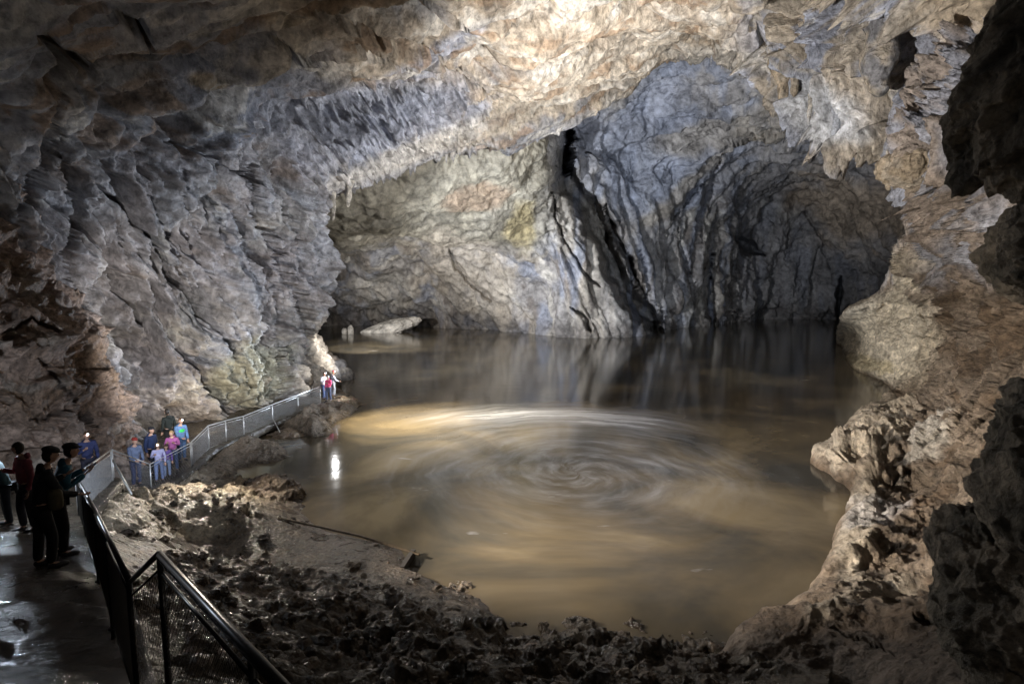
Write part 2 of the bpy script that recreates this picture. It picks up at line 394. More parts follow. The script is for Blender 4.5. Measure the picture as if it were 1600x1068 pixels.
    col = blend(col, BLU * 1.0, patch(px, py, 400, 140, 160, 90, 10, wob) * 0.5)
    col = blend(col, PAL, patch(px, py, 640, 240, 130, 22, -22, wob) * 0.7)
    col = blend(col, BLU * 0.9, patch(px, py, 690, 80, 90, 16, -30, wob) * 0.8)
    col = blend(col, OCH * 1.1, patch(px, py, 325, 128, 36, 17, 8, wob * .5))
    bc = fbm(q2 * 1.0 + 5, 5, .62, seed=81)
    col = blend(col, BRN * 1.5, ceil * smooth(.12, .38, bc) * .75); col = blend(col, PAL * 1.05, ceil * smooth(-.1, -.36, bc) * .7)
    bl = fbm(q * 0.9 + 2, 5, .62, seed=83)
    col = blend(col, DRK * 1.5, left * smooth(.1, .36, bl) * .7); col = blend(col, np.array([.46, .43, .43]), left * smooth(-.12, -.38, bl) * .6)
    kc = smooth(-0.12, 0.12, fbm(p * np.array([.45, .45, .05]), 5, .6, seed=55))
    col = blend(col, BLU * 1.2, curt * kc * 0.95); col = blend(col, PAL * 1.1, curt * smooth(.1, .3, fbm(p * np.array([.6, .6, .06]), 5, .6, seed=72)) * .8); col = blend(col, TAN * 1.1, curt * (1 - kc) * 0.8)
    col = blend(col, OCH * 1.25, curt * patch(px, py, 1520, 40, 110, 90, 0, wob) * 0.8)
    col = blend(col, PAL * np.array([1.05, 1.15, 1.35]), patch(px, py, 1285, 180, 80, 52, 25, wob * .7))
    col = blend(col, PAL, patch(px, py, 1120, 92, 90, 20, 8, wob) * 0.8)
    lw = left * smooth(-0.2, 0.3, fbm(p * np.array([.3, .3, .2]), 4, seed=57))
    col = blend(col, np.array([.30, .27, .27]), lw * 0.7)
    col = blend(col, np.array([.42, .40, .30]), patch(px, py, 390, 585, 80, 50, -25, wob) * 0.8)  # yellowish lamplight on the wall foot, put into the rock colour
    col = blend(col, TAN * 1.1, patch(px, py, 500, 560, 30, 70, 15, wob) * 0.9)  # lamp-lit corner of the wall, its glow put into the colour
    col = blend(col, PAL * .8, smooth(0.25, 0.55, fbm(p * np.array([.8, .8, .5]), 4, seed=59)) * left * 0.5)
    col = blend(col, BRN, smooth(0.3, 0.6, fbm(p * 0.5 + 7, 4, seed=58)) * 0.5 * (1 - curt))
    o = grid_mesh('cave_wall', g2, M_arch, col, flip=(s < 0))
    return struct(o)
vault()

# ------------------------------------------------------------------ 2. far chamber
def far_chamber():
    xs = [380, 460, 530, 600, 680, 760, 840, 890, 930, 990, 1040, 1100, 1160, 1230, 1310, 1380, 1450, 1540, 1650]
    wl = [516, 512, 509, 509, 513, 515, 521, 527, 528, 524, 512, 508, 501, 498, 498, 499, 505, 512, 520]
    rows = [
     (-120,[36, 38, 40, 42, 44, 46, 48, 50, 52, 54, 56, 56, 55, 52, 50, 46, 42, 38, 34]),
     (60,  [42, 44, 44, 46, 47, 49, 51, 56, 58, 60, 62, 62, 60, 57, 55, 52, 48, 42, 38]),
     (130, [46, 46, 46, 48, 49, 51, 53, 62, 64, 65, 66, 66, 65, 63, 60, 56, 52, 46, 40]),
     (190, [46, 45, 45, 46, 48, 50, 53, 66, 68, 69, 70, 70, 70, 68, 66, 60, 54, 48, 42]),
     (240, [46, 44, 43, 44, 46, 49, 54, 66, 69, 72, 73, 74, 78, 80, 76, 68, 58, 50, 44]),
     (290, [50, 48, 47, 48, 50, 53, 57, 64, 68, 72, 74, 78, 86, 90, 86, 74, 62, 52, 46]),
     (340, [56, 54, 53, 54, 56, 58, 60, 63, 66, 71, 76, 84, 92, 96, 92, 80, 66, 55, 48]),
     (385, [64, 63, 63, 63, 64, 64, 63, 64, 66, 70, 77, 86, 95, 99, 96, 85, 70, 58, 50]),
     (430, [72, 74, 76, 75, 72, 70, 67, 65, 66, 69, 77, 86, 96, 100, 98, 89, 76, 62, 54]),
     (475, [75, 79, 82, 80, 77, 74, 70, 66, 66, 69, 78, 86, 96, 100, 99, 94, 80, 66, 58])]
    ctrl = [[P(x, y, d * KF) for x, d in zip(xs, ds)] for y, ds in rows]
    ctrl.append([Pz(x, y, 0.0) for x, y in zip(xs, wl)])
    ctrl.append([Pz(x, y, 0.0) + np.array([0, -1, -4]) for x, y in zip(xs, wl)])
    g, tr, tc = net(ctrl, 0.62 if not DRAFT else 0.3)
    n, s = face_camera(g, grid_normals(g))
    p = g.reshape(-1, 3); nn = n.reshape(-1, 3); px, py = proj(p)
    soff = smooth(900, 830, px) * smooth(420, 380, py)
    rightw = smooth(880, 930, px)
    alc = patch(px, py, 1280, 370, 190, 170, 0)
    h = fbm(p * 0.05, 3, seed=101) * 4
    q = aniso(p + fbm(p * 0.12, 3, seed=103)[:, None] * 0.9, frame((12, 0, -30)), (0.10, 0.55, 0.55))
    hb = -ridged(q * 0.5, 6, 0.58, seed=104) * 2.0 + facets(q * 0.8, 15) * 0.5
    hs = fbm(p * 0.25, 5, 0.55, seed=106) * 1.6 + facets(p * 0.35, 17) * 0.5
    q2 = aniso(p + fbm(p * 0.12, 3, seed=107)[:, None] * 2, frame((35, -5, 15)), (0.10, 0.5, 0.6))
    hr = -ridged(q2 * 0.5, 6, 0.58, seed=108) * 1.3 + facets(aniso(p, frame((35, -5, 15)), (.25, .5, .7)) * 0.6, 19) * 1.5 + facets(p * 0.8, 18) * .4
    up = smooth(330, 240, py)
    qi = p + fbm(p * 0.07, 3, seed=131)[:, None] * 2.5
    hi = -ridged(qi * np.array([.14, .14, .035]), 5, 0.5, seed=132) * 1.5 + facets(p * np.array([.3, .3, .16]), 28) * 1.6 + facets(p * .7, 29) * .5
    mixr = rightw * smooth(1040, 1110, px)
    hb = hb * (1 - mixr) + hi * 1.6 * mixr
    hbase = hb * (1 - soff) * (1 - rightw * up) * (1 - .4 * rightw) + hs * soff + hr * rightw * up
    # smooth scallops low on the left chamber wall
    scal = patch(px, py, 700, 440, 200, 90, 0)
    hbase = hbase * (1 - 0.55 * scal) + np.sin(px / 38 + fbm(p * 0.06, 2, seed=3) * 3) * 1.1 * scal
    h = h + hbase + fbm(p * 1.1, 4, 0.6, seed=110) * 0.35
    p2 = p + nn * (h * 0.8)[:, None]
    g2 = p2.reshape(g.shape)
    cr = [
     ([(893,195),(885,250),(893,290),(925,335),(945,385),(965,430),(990,470),(1018,505),(1030,530)], 21, 16),
     ([(893,200),(880,240),(880,270)], 15, 12),
     ([(945,320),(960,360),(985,410),(1000,450),(1015,490)], 10, 10),
     ([(862,300),(868,350),(885,380),(910,420),(935,450)], 5, 3),
     ([(895,480),(915,500),(925,520)], 5, 3),
     ([(1112,395),(1108,430),(1112,470),(1110,510)], 11, 9), ([(1165,480),(1167,510)], 4, 3),
     ([(1150,372),(1172,385),(1192,400)], 14, 7),
     ([(1316,432),(1313,465),(1310,505)], 8, 9),
     ([(1100,290),(1085,305),(1060,322),(1048,345)], 7, 4), ([(1055,350),(1065,400),(1085,450)], 5, 2.5), ([(1125,250),(1100,330),(1095,380)], 8, 3.5),
     ([(1140,225),(1180,215),(1230,205),(1262,200)], 5, 2.5),
     ([(700,390),(720,430),(760,460),(770,470)], 6, 2), ([(590,445),(620,440)], 3, 1.5), 
     ([(520,420),(530,440)], 7, 3), ([(560,405),(568,410)], 4, 2),
     ([(1260,330),(1300,420)], 5, 2), ([(1200,330),(1220,380)], 5, 2), ([(1000,380),(1010,440),(1030,480)], 5, 2.0), ([(1150,420),(1145,490)], 5, 2.4),
    ]
    g2 = carve(g2, cr, 13, 0.8)
    wob = fbm(p * 0.12, 4, 0.6, seed=120) * 0.5
    col = np.tile(np.array([.34, .32, .31]), (len(p), 1))
    st = smooth(-0.2, 0.3, fbm(p * np.array([.22, .22, .02]), 4, seed=122))
    col = blend(col, TAN * 0.95, st * 0.75 * smooth(1450, 1000, px))
    col = blend(col, OLV * 1.1, soff * 0.85)
    sq = fbm(aniso(p, frame((5, 0, -30)), (.025, .34, .34)), 5, .62, seed=141)
    lo = (1 - soff * .8) * smooth(250, 330, py)
    col = blend(col, DRK * 1.6, lo * smooth(.1, .33, sq) * .75); col = blend(col, PAL * 1.0, lo * smooth(-.12, -.36, sq) * .75)
    col = blend(col, RST * .8 + OLV * .3, soff * patch(px, py, 740, 300, 60, 22, -10, wob) * 0.45)
    col = blend(col, BLU * 0.8, (1 - soff) * smooth(0.0, 0.35, fbm(p * np.array([.3, .3, .03]) + 3, 4, seed=124)) * 0.8)
    col = blend(col, BLU * 0.85, patch(px, py, 1020, 220, 170, 110, 10, wob) * 0.8)
    col = blend(col, TAN * .75, rightw * patch(px, py, 1130, 200, 130, 28, -18, wob) * 0.7)
    col = blend(col, np.array([.15, .145, .15]), alc * 0.75)  # shade of the recess, put into the rock colour
    col = blend(col, np.array([.27, .21, .15]), patch(px, py, 1330, 330, 110, 60, 20, wob) * 0.8)
    col = blend(col, TAN * 1.1, patch(px, py, 740, 440, 100, 60, 40, wob) * 0.7)
    col = blend(col, np.array([.40, .33, .18]), patch(px, py, 815, 355, 30, 45, 0, wob) * 0.8)
    col = blend(col, PAL, patch(px, py, 595, 460, 45, 45, 0, wob) * 0.6)
    dpl, _ = polydist(px, py, [(1248, 190), (1190, 210), (1130, 235), (1080, 275), (1040, 320), (1015, 345)])
    col = blend(col, TAN * 0.9, smooth(14, 4, dpl + wob * 6) * 0.7)
    col = blend(col, DRK * 1.2, smooth(26, 8, np.abs(py - np.interp(px, xs, wl) + 3)) * 0.45)
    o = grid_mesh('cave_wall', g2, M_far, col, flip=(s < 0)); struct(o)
far_chamber()

# ------------------------------------------------------------------ 3. right wall and bank
def right_wall():
    rows = [
     [(1440,60,31),(1500,60,28),(1570,60,24),(1660,60,19),(1800,60,13)],
     [(1405,170,30),(1470,165,27),(1540,160,22),(1640,150,17),(1800,130,12)],
     [(1398,245,29),(1445,243,26),(1520,240,21.5),(1620,240,16.5),(1800,240,12)],
     [(1425,300,31),(1462,300,27),(1530,300,22),(1620,300,16.5),(1800,300,12)],
     [(1430,345,33),(1465,350,28.5),(1530,350,23),(1620,350,17),(1800,350,12)],
     [(1408,405,36),(1450,410,30),(1525,400,24),(1620,400,17),(1800,400,12)],
     [(1375,460,40),(1430,455,34),(1500,450,27),(1600,450,18.5),(1800,450,12)],
     [(1322,492,43),(1385,485,39),(1470,490,31),(1570,490,20),(1800,500,11)],
     [(1311,535,44),(1375,535,39),(1460,535,29),(1560,540,19),(1800,560,10.5)],
     [(1330,572,41),(1395,585,34),(1460,590,26),(1550,590,18),(1800,600,10)],
     [(1392,606,33),(1425,618,28),(1475,628,22.5),(1560,640,16.5),(1800,650,9.5)],
     [(1340,655,26),(1385,655,24.5),(1450,670,20),(1550,680,15),(1800,690,9)],
     [(1272,712,21),(1330,708,20.3),(1430,720,17),(1540,730,13),(1800,740,8.5)],
     [(1330,760,17.8),(1370,765,16.8),(1450,775,14.5),(1540,780,11.8),(1800,800,8)],
     [(1308,830,14.6),(1360,825,14),(1450,830,12.5),(1545,830,10.5),(1800,850,7)],
     [(1285,905,12.2),(1345,898,11.8),(1440,890,10.6),(1545,880,9),(1800,900,6.2)],
     [(1215,955,10.9),(1290,948,10.3),(1400,940,9.3),(1530,940,7.8),(1800,960,5.6)],
     [(1140,1003,9.9),(1220,1000,9.4),(1340,1000,8.3),(1490,1010,6.8),(1800,1020,5)],
     [(1120,1075,8.6),(1220,1080,8),(1340,1090,7),(1480,1100,5.8),(1800,1100,4.5)],
     [(1080,1250,6.6),(1200,1250,6),(1340,1250,5.3),(1480,1250,4.6),(1800,1250,3.6)],
    ]
    ctrl = []
    K_ = KF
    for i, r in enumerate(rows):
        w_ = [P(a, b, d * KF) for a, b, d in r]; l = w_[0]
        if i < 8: back = [l + np.array([9, 12, 0]), l + np.array([2.0, 3.5, 0])]
        else:
            if i < 18: w_[0] = l = Pz(r[0][0], r[0][1] - (10 if i > 12 else 4), 0.45 if i > 12 else .2)
            if 11 < i < 18: w_[1] = P(r[1][0] - 8, r[1][1] - 12, r[1][2] * K_ * 0.93)
            back = [l + np.array([0.8, 2.5, -6]), l + np.array([0.0, 0.25, -1.5])]
        ctrl.append(back + w_)
    g, tr, tc = net(ctrl, 0.68 if not DRAFT else 0.3)
    n, s = face_camera(g, grid_normals(g))
    p = g.reshape(-1, 3); nn = n.reshape(-1, 3); px, py = proj(p)
    k = np.clip(p[:, 1] / 26, 0.28, 1.3)
    upper = smooth(470, 400, py)
    boul = patch(px, py, 1385, 530, 95, 80, 0)
    low = smooth(560, 640, py)
    q = p * np.array([1, 1, 0.15])
    hu = ridged(q * 0.6, 5, 0.55, seed=201) * 1.2 - ridged(q * 1.7, 5, .6, seed=203) * 0.5 + facets(p * np.array([.9, .9, .5]), 27) * .5 + fbm(p * 0.35, 4, seed=204) * 0.8
    q2 = aniso(p + fbm(p * 0.4, 3, seed=206)[:, None] * 0.7, frame((6, 2, 3.2)), (0.2, 0.8, 0.8))
    hl = ridged(q2 * 0.45, 6, 0.5, seed=207) * 0.5 + facets(q2 * 1.0, 21) * 0.4 + facets(p * 1.9, 22) * 0.2 + facets(p * 4.2, 24) * 0.09 - ridged(q2 * 1.4, 5, .6, seed=214) * .16 + fbm(p * 0.25, 3, seed=208) * 0.8 + fbm(p * 1.0, 4, 0.6, seed=209) * 0.15
    hb = fbm(p * 0.3, 4, seed=210) * 0.7 + facets(p * 0.9, 23) * 0.25 + ridged(p * 0.4, 4, seed=211) * 0.3
    h = hu * upper + (1 - upper) * (hb * boul + hl * (1 - boul))
    h = h + fbm(p * 3.2, 4, 0.6, seed=212) * 0.10
    tcc = np.tile(tc, len(tr)); k = k * (0.22 + 0.78 * smooth(1.7, 3.2, tcc)) * np.where(py < 480, 1.25, 1)
    p2 = p + nn * (h * k)[:, None]
    tip = patch(px, py, 1330, 690, 75, 75, 0)
    p2 = p2 + nn * ((facets(p * 1.1, 25) * 0.5) * tip * smooth(1.9, 3.2, tcc))[:, None]
    g2 = carve(p2.reshape(g.shape), [
     ([(1430,440),(1440,500),(1446,540)], 5, 1.0), ([(1390,760),(1405,740),(1430,730)], 5, .4), ([(1385,870),(1410,850)], 6, .5),
     ([(1450,290),(1448,310)], 6, 1.2), ([(1495,280),(1500,330),(1498,380)], 4, .8), ([(1530,310),(1540,350)], 7, 1.0),
     ([(1600,560),(1540,600),(1490,660),(1440,690)], 5, .7),  ([(1600,600),(1550,640),(1500,690)], 5, .6),
     ([(1430,960),(1460,975)], 12, .8), ([(1300,980),(1400,1020)], 6, .5), ([(1470,520),(1540,500),(1590,480)], 6, 1.0)], 23, nrm=n)
    wob = fbm(p * 0.5, 4, 0.6, seed=220) * 0.5
    col = np.tile(np.array([.25, .20, .155]), (len(p), 1))
    col = blend(col, BRN * .6, smooth(-0.15, 0.3, fbm(p * 0.6, 5, seed=222)) * 0.8)
    col = blend(col, np.array([.42, .36, .32]), upper * 0.85)
    col = blend(col, BLU * 1.15, upper * smooth(-.1, 0.2, fbm(p * np.array([.8, .8, .1]), 4, seed=224)) * 0.85)
    col = blend(col, OCH * 1.1, upper * patch(px, py, 1430, 265, 60, 30, 0, wob) * 0.7)
    col = blend(col, PAL * np.array([1, .95, .84]), np.clip(boul + patch(px, py, 1425, 420, 30, 60, 20, wob), 0, 1) * 0.9)
    col = blend(col, np.array([.42, .35, .2]), patch(px, py, 1350, 568, 60, 14, 10, wob) * 0.6)
    col = blend(col, PAL * np.array([1, .92, .82]), patch(px, py, 1350, 670, 90, 60, -30, wob) * 0.85)
    col = blend(col, TAN * 1.15, patch(px, py, 1340, 830, 30, 110, 12, wob) * 0.9)
    col = blend(col, PAL * .95, patch(px, py, 1460, 690, 60, 25, -40, wob * 1.6) * 0.75)
    col = blend(col, GRY * 1.25, patch(px, py, 1370, 790, 55, 30, -20, wob * 1.6) * 0.6)
    col = blend(col, TAN * 1.2, patch(px, py, 1330, 930, 110, 22, -22, wob * 1.6) * 0.7)
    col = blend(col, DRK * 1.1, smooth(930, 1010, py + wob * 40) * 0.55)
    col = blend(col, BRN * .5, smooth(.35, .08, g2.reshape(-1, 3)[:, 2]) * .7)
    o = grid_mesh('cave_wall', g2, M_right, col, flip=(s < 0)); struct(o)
right_wall()

# ------------------------------------------------------------------ closed lumps of rock
def lump(name, c, r, seed, mat, colr, res=200, amp=0.22, freq=1.4, rotz=0, stretch=(1, 1, 1), fac=0.5, tilt=0):
    nu, nv = res, int(res * 0.6)
    th = np.linspace(0, 2 * math.pi, nu, endpoint=False); ph = np.linspace(0.0, math.pi, nv)
    T_, Ph = np.meshgrid(th, ph)
    u = np.stack([np.cos(T_) * np.sin(Ph), np.sin(T_) * np.sin(Ph), np.cos(Ph)], -1).reshape(-1, 3)
    r = np.array(r); R_ = max(r)
    q = u * (r / R_) * np.array(stretch)
    h = fbm(q * freq + seed, 4, 0.55, seed=seed) * 0.9 + facets(q * freq * 1.9 + seed, seed + 1) * fac + ridged(q * freq * 3 + seed, 4, 0.55, seed=seed + 2) * 0.22 + facets(q * freq * 5, seed + 3) * 0.12
    p = u * r * (1 + amp * h)[:, None]
    M = np.array(Matrix.Rotation(math.radians(rotz), 3, 'Z') @ Matrix.Rotation(math.radians(tilt), 3, 'Y'))
    p = p @ M.T
    cn = smooth(-.2, .35, fbm(q * freq * 1.5 + 3, 4, seed=seed + 5))
    col = colr[0] * (1 - cn[:, None]) + colr[1] * cn[:, None]
    g = p.reshape(nv, nu, 3)
    o = grid_mesh(name, g[::-1], mat, col.reshape(nv, nu, 3)[::-1], wrap=True)
    o.location = c
    return o
# left foreground buttress in front of the long wall
def left_mound():
    rows = [
     [(-500,300,9),(-150,400,11),(-10,420,14),(30,430,15),(55,445,16.5)],
     [(-500,400,8.5),(-150,460,10.5),(-10,465,13),(50,468,14),(90,485,16)],
     [(-500,480,8),(-150,520,10),(0,525,12.4),(70,532,13.5),(112,545,15.5)],
     [(-500,560,8),(-150,590,9.7),(0,590,12),(85,594,13.2),(130,604,15.2)],
     [(-500,640,8),(-150,660,9.5),(0,655,11.8),(90,652,13),(155,660,15.2)],
     [(-500,720,8),(-150,730,9.5),(0,715,11.8),(95,714,13.2),(160,724,15.4)],
     [(-500,830,8),(-150,830,9.5),(0,810,11.8),(100,810,13.5),(160,820,15.6)]]
    ctrl = []
    for r in rows:
        w_ = [P(a, b, d * KF) for a, b, d in r]
        ctrl.append(w_ + [w_[-1] + np.array([-1.2, 3, .3]), w_[-1] + np.array([-5, 6, 0])])
    g0 = [w - np.array([4, -6, -4.]) for w in ctrl[0]]
    ctrl = [g0] + ctrl
    g, tr, tc = net(ctrl, 0.62 if not DRAFT else .3)
    n, s = face_camera(g, grid_normals(g)); p = g.reshape(-1, 3); nn = n.reshape(-1, 3); px, py = proj(p)
    h = fbm(p * 0.3, 4, seed=301) * 1.1 + facets(p * 0.9, 31) * 0.35 + ridged(aniso(p, rot('Y', -25), (.6, .6, 1.4)) * 0.8, 5, .55, seed=303) * 0.35 + facets(p * 2.6, 33) * 0.14 + fbm(p * 4, 3, seed=305) * 0.06
    g2 = (p + nn * h[:, None]).reshape(g.shape)
    g2 = carve(g2, [([(40,660),(75,650),(110,640),(150,665)], 6, .8), ([(0,520),(50,500),(90,520)], 5, .6), ([(60,560),(100,600),(130,640)], 4, .5)], 33)
    wob = fbm(p * 0.6, 4, seed=306)
    col = blend(np.tile(np.array([.36, .27, .22]), (len(p), 1)), BRN, smooth(-.1, .4, wob) * .7)
    col = blend(col, PAL * .8, smooth(.2, .5, fbm(p * .9 + 4, 4, seed=307)) * .5)
    struct(grid_mesh('cave_wall', g2, M_near, col, flip=(s < 0)))
left_mound()

DC = (np.array([.10, .088, .068]), np.array([.24, .205, .16]))
for (px, py, d, r, sd, tl) in [(1706, 60, 9.5, (1.35, 1.7, 2.5), 61, 28), (1700, 395, 10, (1.2, 1.6, 1.1), 63, 10),
                               (1690, 700, 8.5, (.9, 1.3, 1.2), 65, 10), (1590, 950, 7.6, (.95, 1.2, 1.5), 67, -8), (1690, 860, 7.2, (1.1, 1.2, 2.0), 69, 0)]:
    o = lump('cave_wall', P(px, py, d), r, sd, M_near, DC, 420 if not DRAFT else 150, 0.24, 1.5, tilt=tl, fac=0.5); struct(o)
for c_, r_, sd_ in [((12.4, 9.6, 9.0), (2.6, 2.4, 9.5), 75), ((11.0, 7.2, 4.6), (2.2, 2.0, 3.0), 77)]:
    o = lump('cave_wall', c_, r_, sd_, M_near, DC, 300 if not DRAFT else 120, 0.2, 1.6); struct(o)
o = lump('cave_wall', P(1425, 262, 34), (1.9, 1.6, 1.15), 71, M_right, (OCH * .9, TAN), 220, 0.18, 1.6, stretch=(1, 1, .5)); struct(o)

# ------------------------------------------------------------------ 4. ground: mud bank, rubble and shore
TP = []
def tp(z, *pts):
    for a, b in pts: TP.append((*Pz(a, b, z)[:2], z))
tp(-0.08, (562,627),(550,652),(522,668),(482,685),(442,703),(402,731),(372,747),(468,762),(482,800),(500,822),(560,838),(640,864),(655,900),(700,916),(745,930),(785,972),(850,985),(910,975),(1000,993),(1060,992),(1110,1003),(1170,1012))
tp(-2.0, (620,640),(580,700),(480,745),(430,740),(540,790),(640,820),(720,860),(800,910),(880,940),(1000,955),(1150,960),(1250,930),(700,600),(850,800),(560,600))
tp(0.42, (500,630),(440,652),(380,684),(325,706),(297,736),(262,757),(340,728),(400,700),(470,662),(528,640),(545,632))
tp(0.30, (480,600),(400,630),(330,650),(250,690),(200,720))
for a, b, z in [(300,762,1.15),(235,782,1.6),(182,785,2.2),(250,815,1.5),(345,800,1.15),(385,775,.7),(340,832,.75),(205,838,1.9),(170,855,2.5),(300,850,.8),(420,842,.4),(500,852,.3),(600,870,.25),(560,888,.4),
                (640,892,.28),(250,900,2.2),(350,900,1.35),(450,898,.9),(550,908,.7),(650,930,.6),(715,950,.55),(330,965,2.4),(450,985,1.7),(600,1000,1.25),(750,1015,.9),(900,1012,.5),(1000,1030,.65),(1100,1040,.75),
                (400,1068,2.8),(550,1068,2.2),(700,1068,1.65),(900,1080,1.2),(1100,1090,1.1),(1250,1060,1.2),(300,1200,4.0),(600,1250,3.4),(900,1250,2.6),
                (75,905,3.3),(0,850,3.2),(0,1000,3.7),(140,925,3.4),(100,840,2.6),(150,870,3.0),(20,800,2.8),(-150,850,3.2),(-150,1000,3.8),(100,1060,3.8),(200,1068,4.0),(240,980,2.9),(100,790,2.1),(0,770,2.2),(150,775,1.9),(225,765,.5)]:
    tp(z, (a, b))
TP = np.array(TP)
def tps_fit(X, z, lam=1e-4):
    n = len(X); D = np.linalg.norm(X[:, None] - X[None], axis=2); K_ = np.where(D > 0, D * D * np.log(D + 1e-12), 0) + lam * np.eye(n)
    Q = np.c_[np.ones(n), X]; A = np.block([[K_, Q], [Q.T, np.zeros((3, 3))]])
    return np.linalg.solve(A, np.r_[z, 0, 0, 0])
TX = np.c_[TP[:, 0] / TP[:, 1], np.log(TP[:, 1])]
TWt = tps_fit(TX, TP[:, 2])
def ground_z(x, y):
    X = np.c_[x / y, np.log(y)]; out = np.zeros(len(X))
    for i in range(0, len(X), 50000):
        D = np.linalg.norm(X[i:i + 50000, None] - TX[None], axis=2)
        out[i:i + 50000] = (D * D * np.log(D + 1e-12)) @ TWt[:-3] + TWt[-3] + X[i:i + 50000] @ TWt[-2:]
    return out
# the path: right edge, left edge, level
PATH = [(-0.2,1.5,-3.0,1.5,5.9),(-1.9,3.3,-7.0,3.3,5.1),(-2.6,4.1,-9.0,4.3,4.55),(-3.55,5.25,-11.0,5.6,4.2),(-4.45,6.35,-12.0,6.9,4.2),(-4.48,6.38,-12.0,6.93,3.92),(-5.5,7.5,-12.5,8.2,3.85),(-7.4,10.0,-13.5,10.6,3.3),
        (-9.95,13.0,-14.5,13.2,2.52),(-10.95,15.4,-15.0,15.4,2.48),(-11.7,17.2,-17.5,17.2,1.5),(-12.4,19.3,-18.5,19.3,0.68),(-12.75,22.5,-19,22.5,0.6),(-13.3,25,-18.8,25,0.57),(-13.0,27.5,-18.0,27.5,0.52),
        (-12.65,30,-17,30,0.5),(-12.25,32.5,-16.2,32.5,0.5),(-11.85,35,-15.4,35,0.5),(-10.9,37.6,-13.8,38.6,0.5)]
PA = np.array(PATH)
def path_clear(p, z):
    """keep mud and rubble below the concrete of the path"""
    y = p[:, 1]; xr = np.interp(y, PA[:, 1], PA[:, 0]); zr = np.interp(y, PA[:, 1], PA[:, 4])
    on = smooth(0.45, 0.05, p[:, 0] - xr) * (y < 38.5)
    return z * (1 - on) + np.minimum(z, zr - 0.12) * on
def stones(V, px, py, z, rub):
    """loose stones and clods strewn over the mud"""
    r = np.random.RandomState(3)
    ok = np.where((z > .03) & (px > 150) & (px < 1160) & (py > 735) & (py < 1080) & (V[:, 0] > np.interp(V[:, 1], PA[:, 1], PA[:, 0]) + .5))[0]
    wt = (.25 + rub[ok]) * V[ok, 1] ** 1.2; sel = r.choice(ok, 700, replace=False, p=wt / wt.sum())
    nu, nv = 9, 7
    th = np.linspace(0, 2 * math.pi, nu, endpoint=False); ph = np.linspace(0.05, math.pi - .05, nv); T_, Ph = np.meshgrid(th, ph)
    u = np.stack([np.cos(T_) * np.sin(Ph), np.sin(T_) * np.sin(Ph), np.cos(Ph)], -1).reshape(-1, 3)
    idx = np.arange(nu * nv).reshape(nv, nu); nx = np.roll(idx, -1, 1)
    q = np.stack([idx[:-1], idx[1:], nx[1:], nx[:-1]], -1).reshape(-1, 4)
    Vs, Qs, Cs = [], [], []
    for k, i in enumerate(sel):
        sz = .035 + .16 * r.rand() ** 3.2
        sc = sz * np.array([1, .6 + .5 * r.rand(), .4 + .4 * r.rand()]); a = r.rand() * 6.28
        d = 1 + .28 * np.round(r.normal(size=len(u)) * .9, 0) * .7
        p = u * sc * np.clip(d, .6, 1.4)[:, None]; p = p @ np.array([[math.cos(a), -math.sin(a), 0], [math.sin(a), math.cos(a), 0], [0, 0, 1]])
        Vs.append(p + V[i] + [0, 0, sc[2] * .35]); Qs.append(q + k * len(u)); c = np.array([.14, .108, .08]) * (.45 + .95 * r.rand()); Cs.append(np.tile(c, (len(u), 1)))
    Vs = np.concatenate(Vs); Qs = np.concatenate(Qs); Cs = np.concatenate(Cs)
    me = bpy.data.meshes.new('gravel'); me.from_pydata(Vs.tolist(), [], Qs.tolist()); me.update()
    at = me.color_attributes.new('stain', 'FLOAT_COLOR', 'POINT'); c4 = np.ones((len(Vs), 4), np.float32); c4[:, :3] = Cs; at.data.foreach_set('color', c4.reshape(-1))
    o = link('gravel', me, M_bank); o['kind'] = 'stuff'
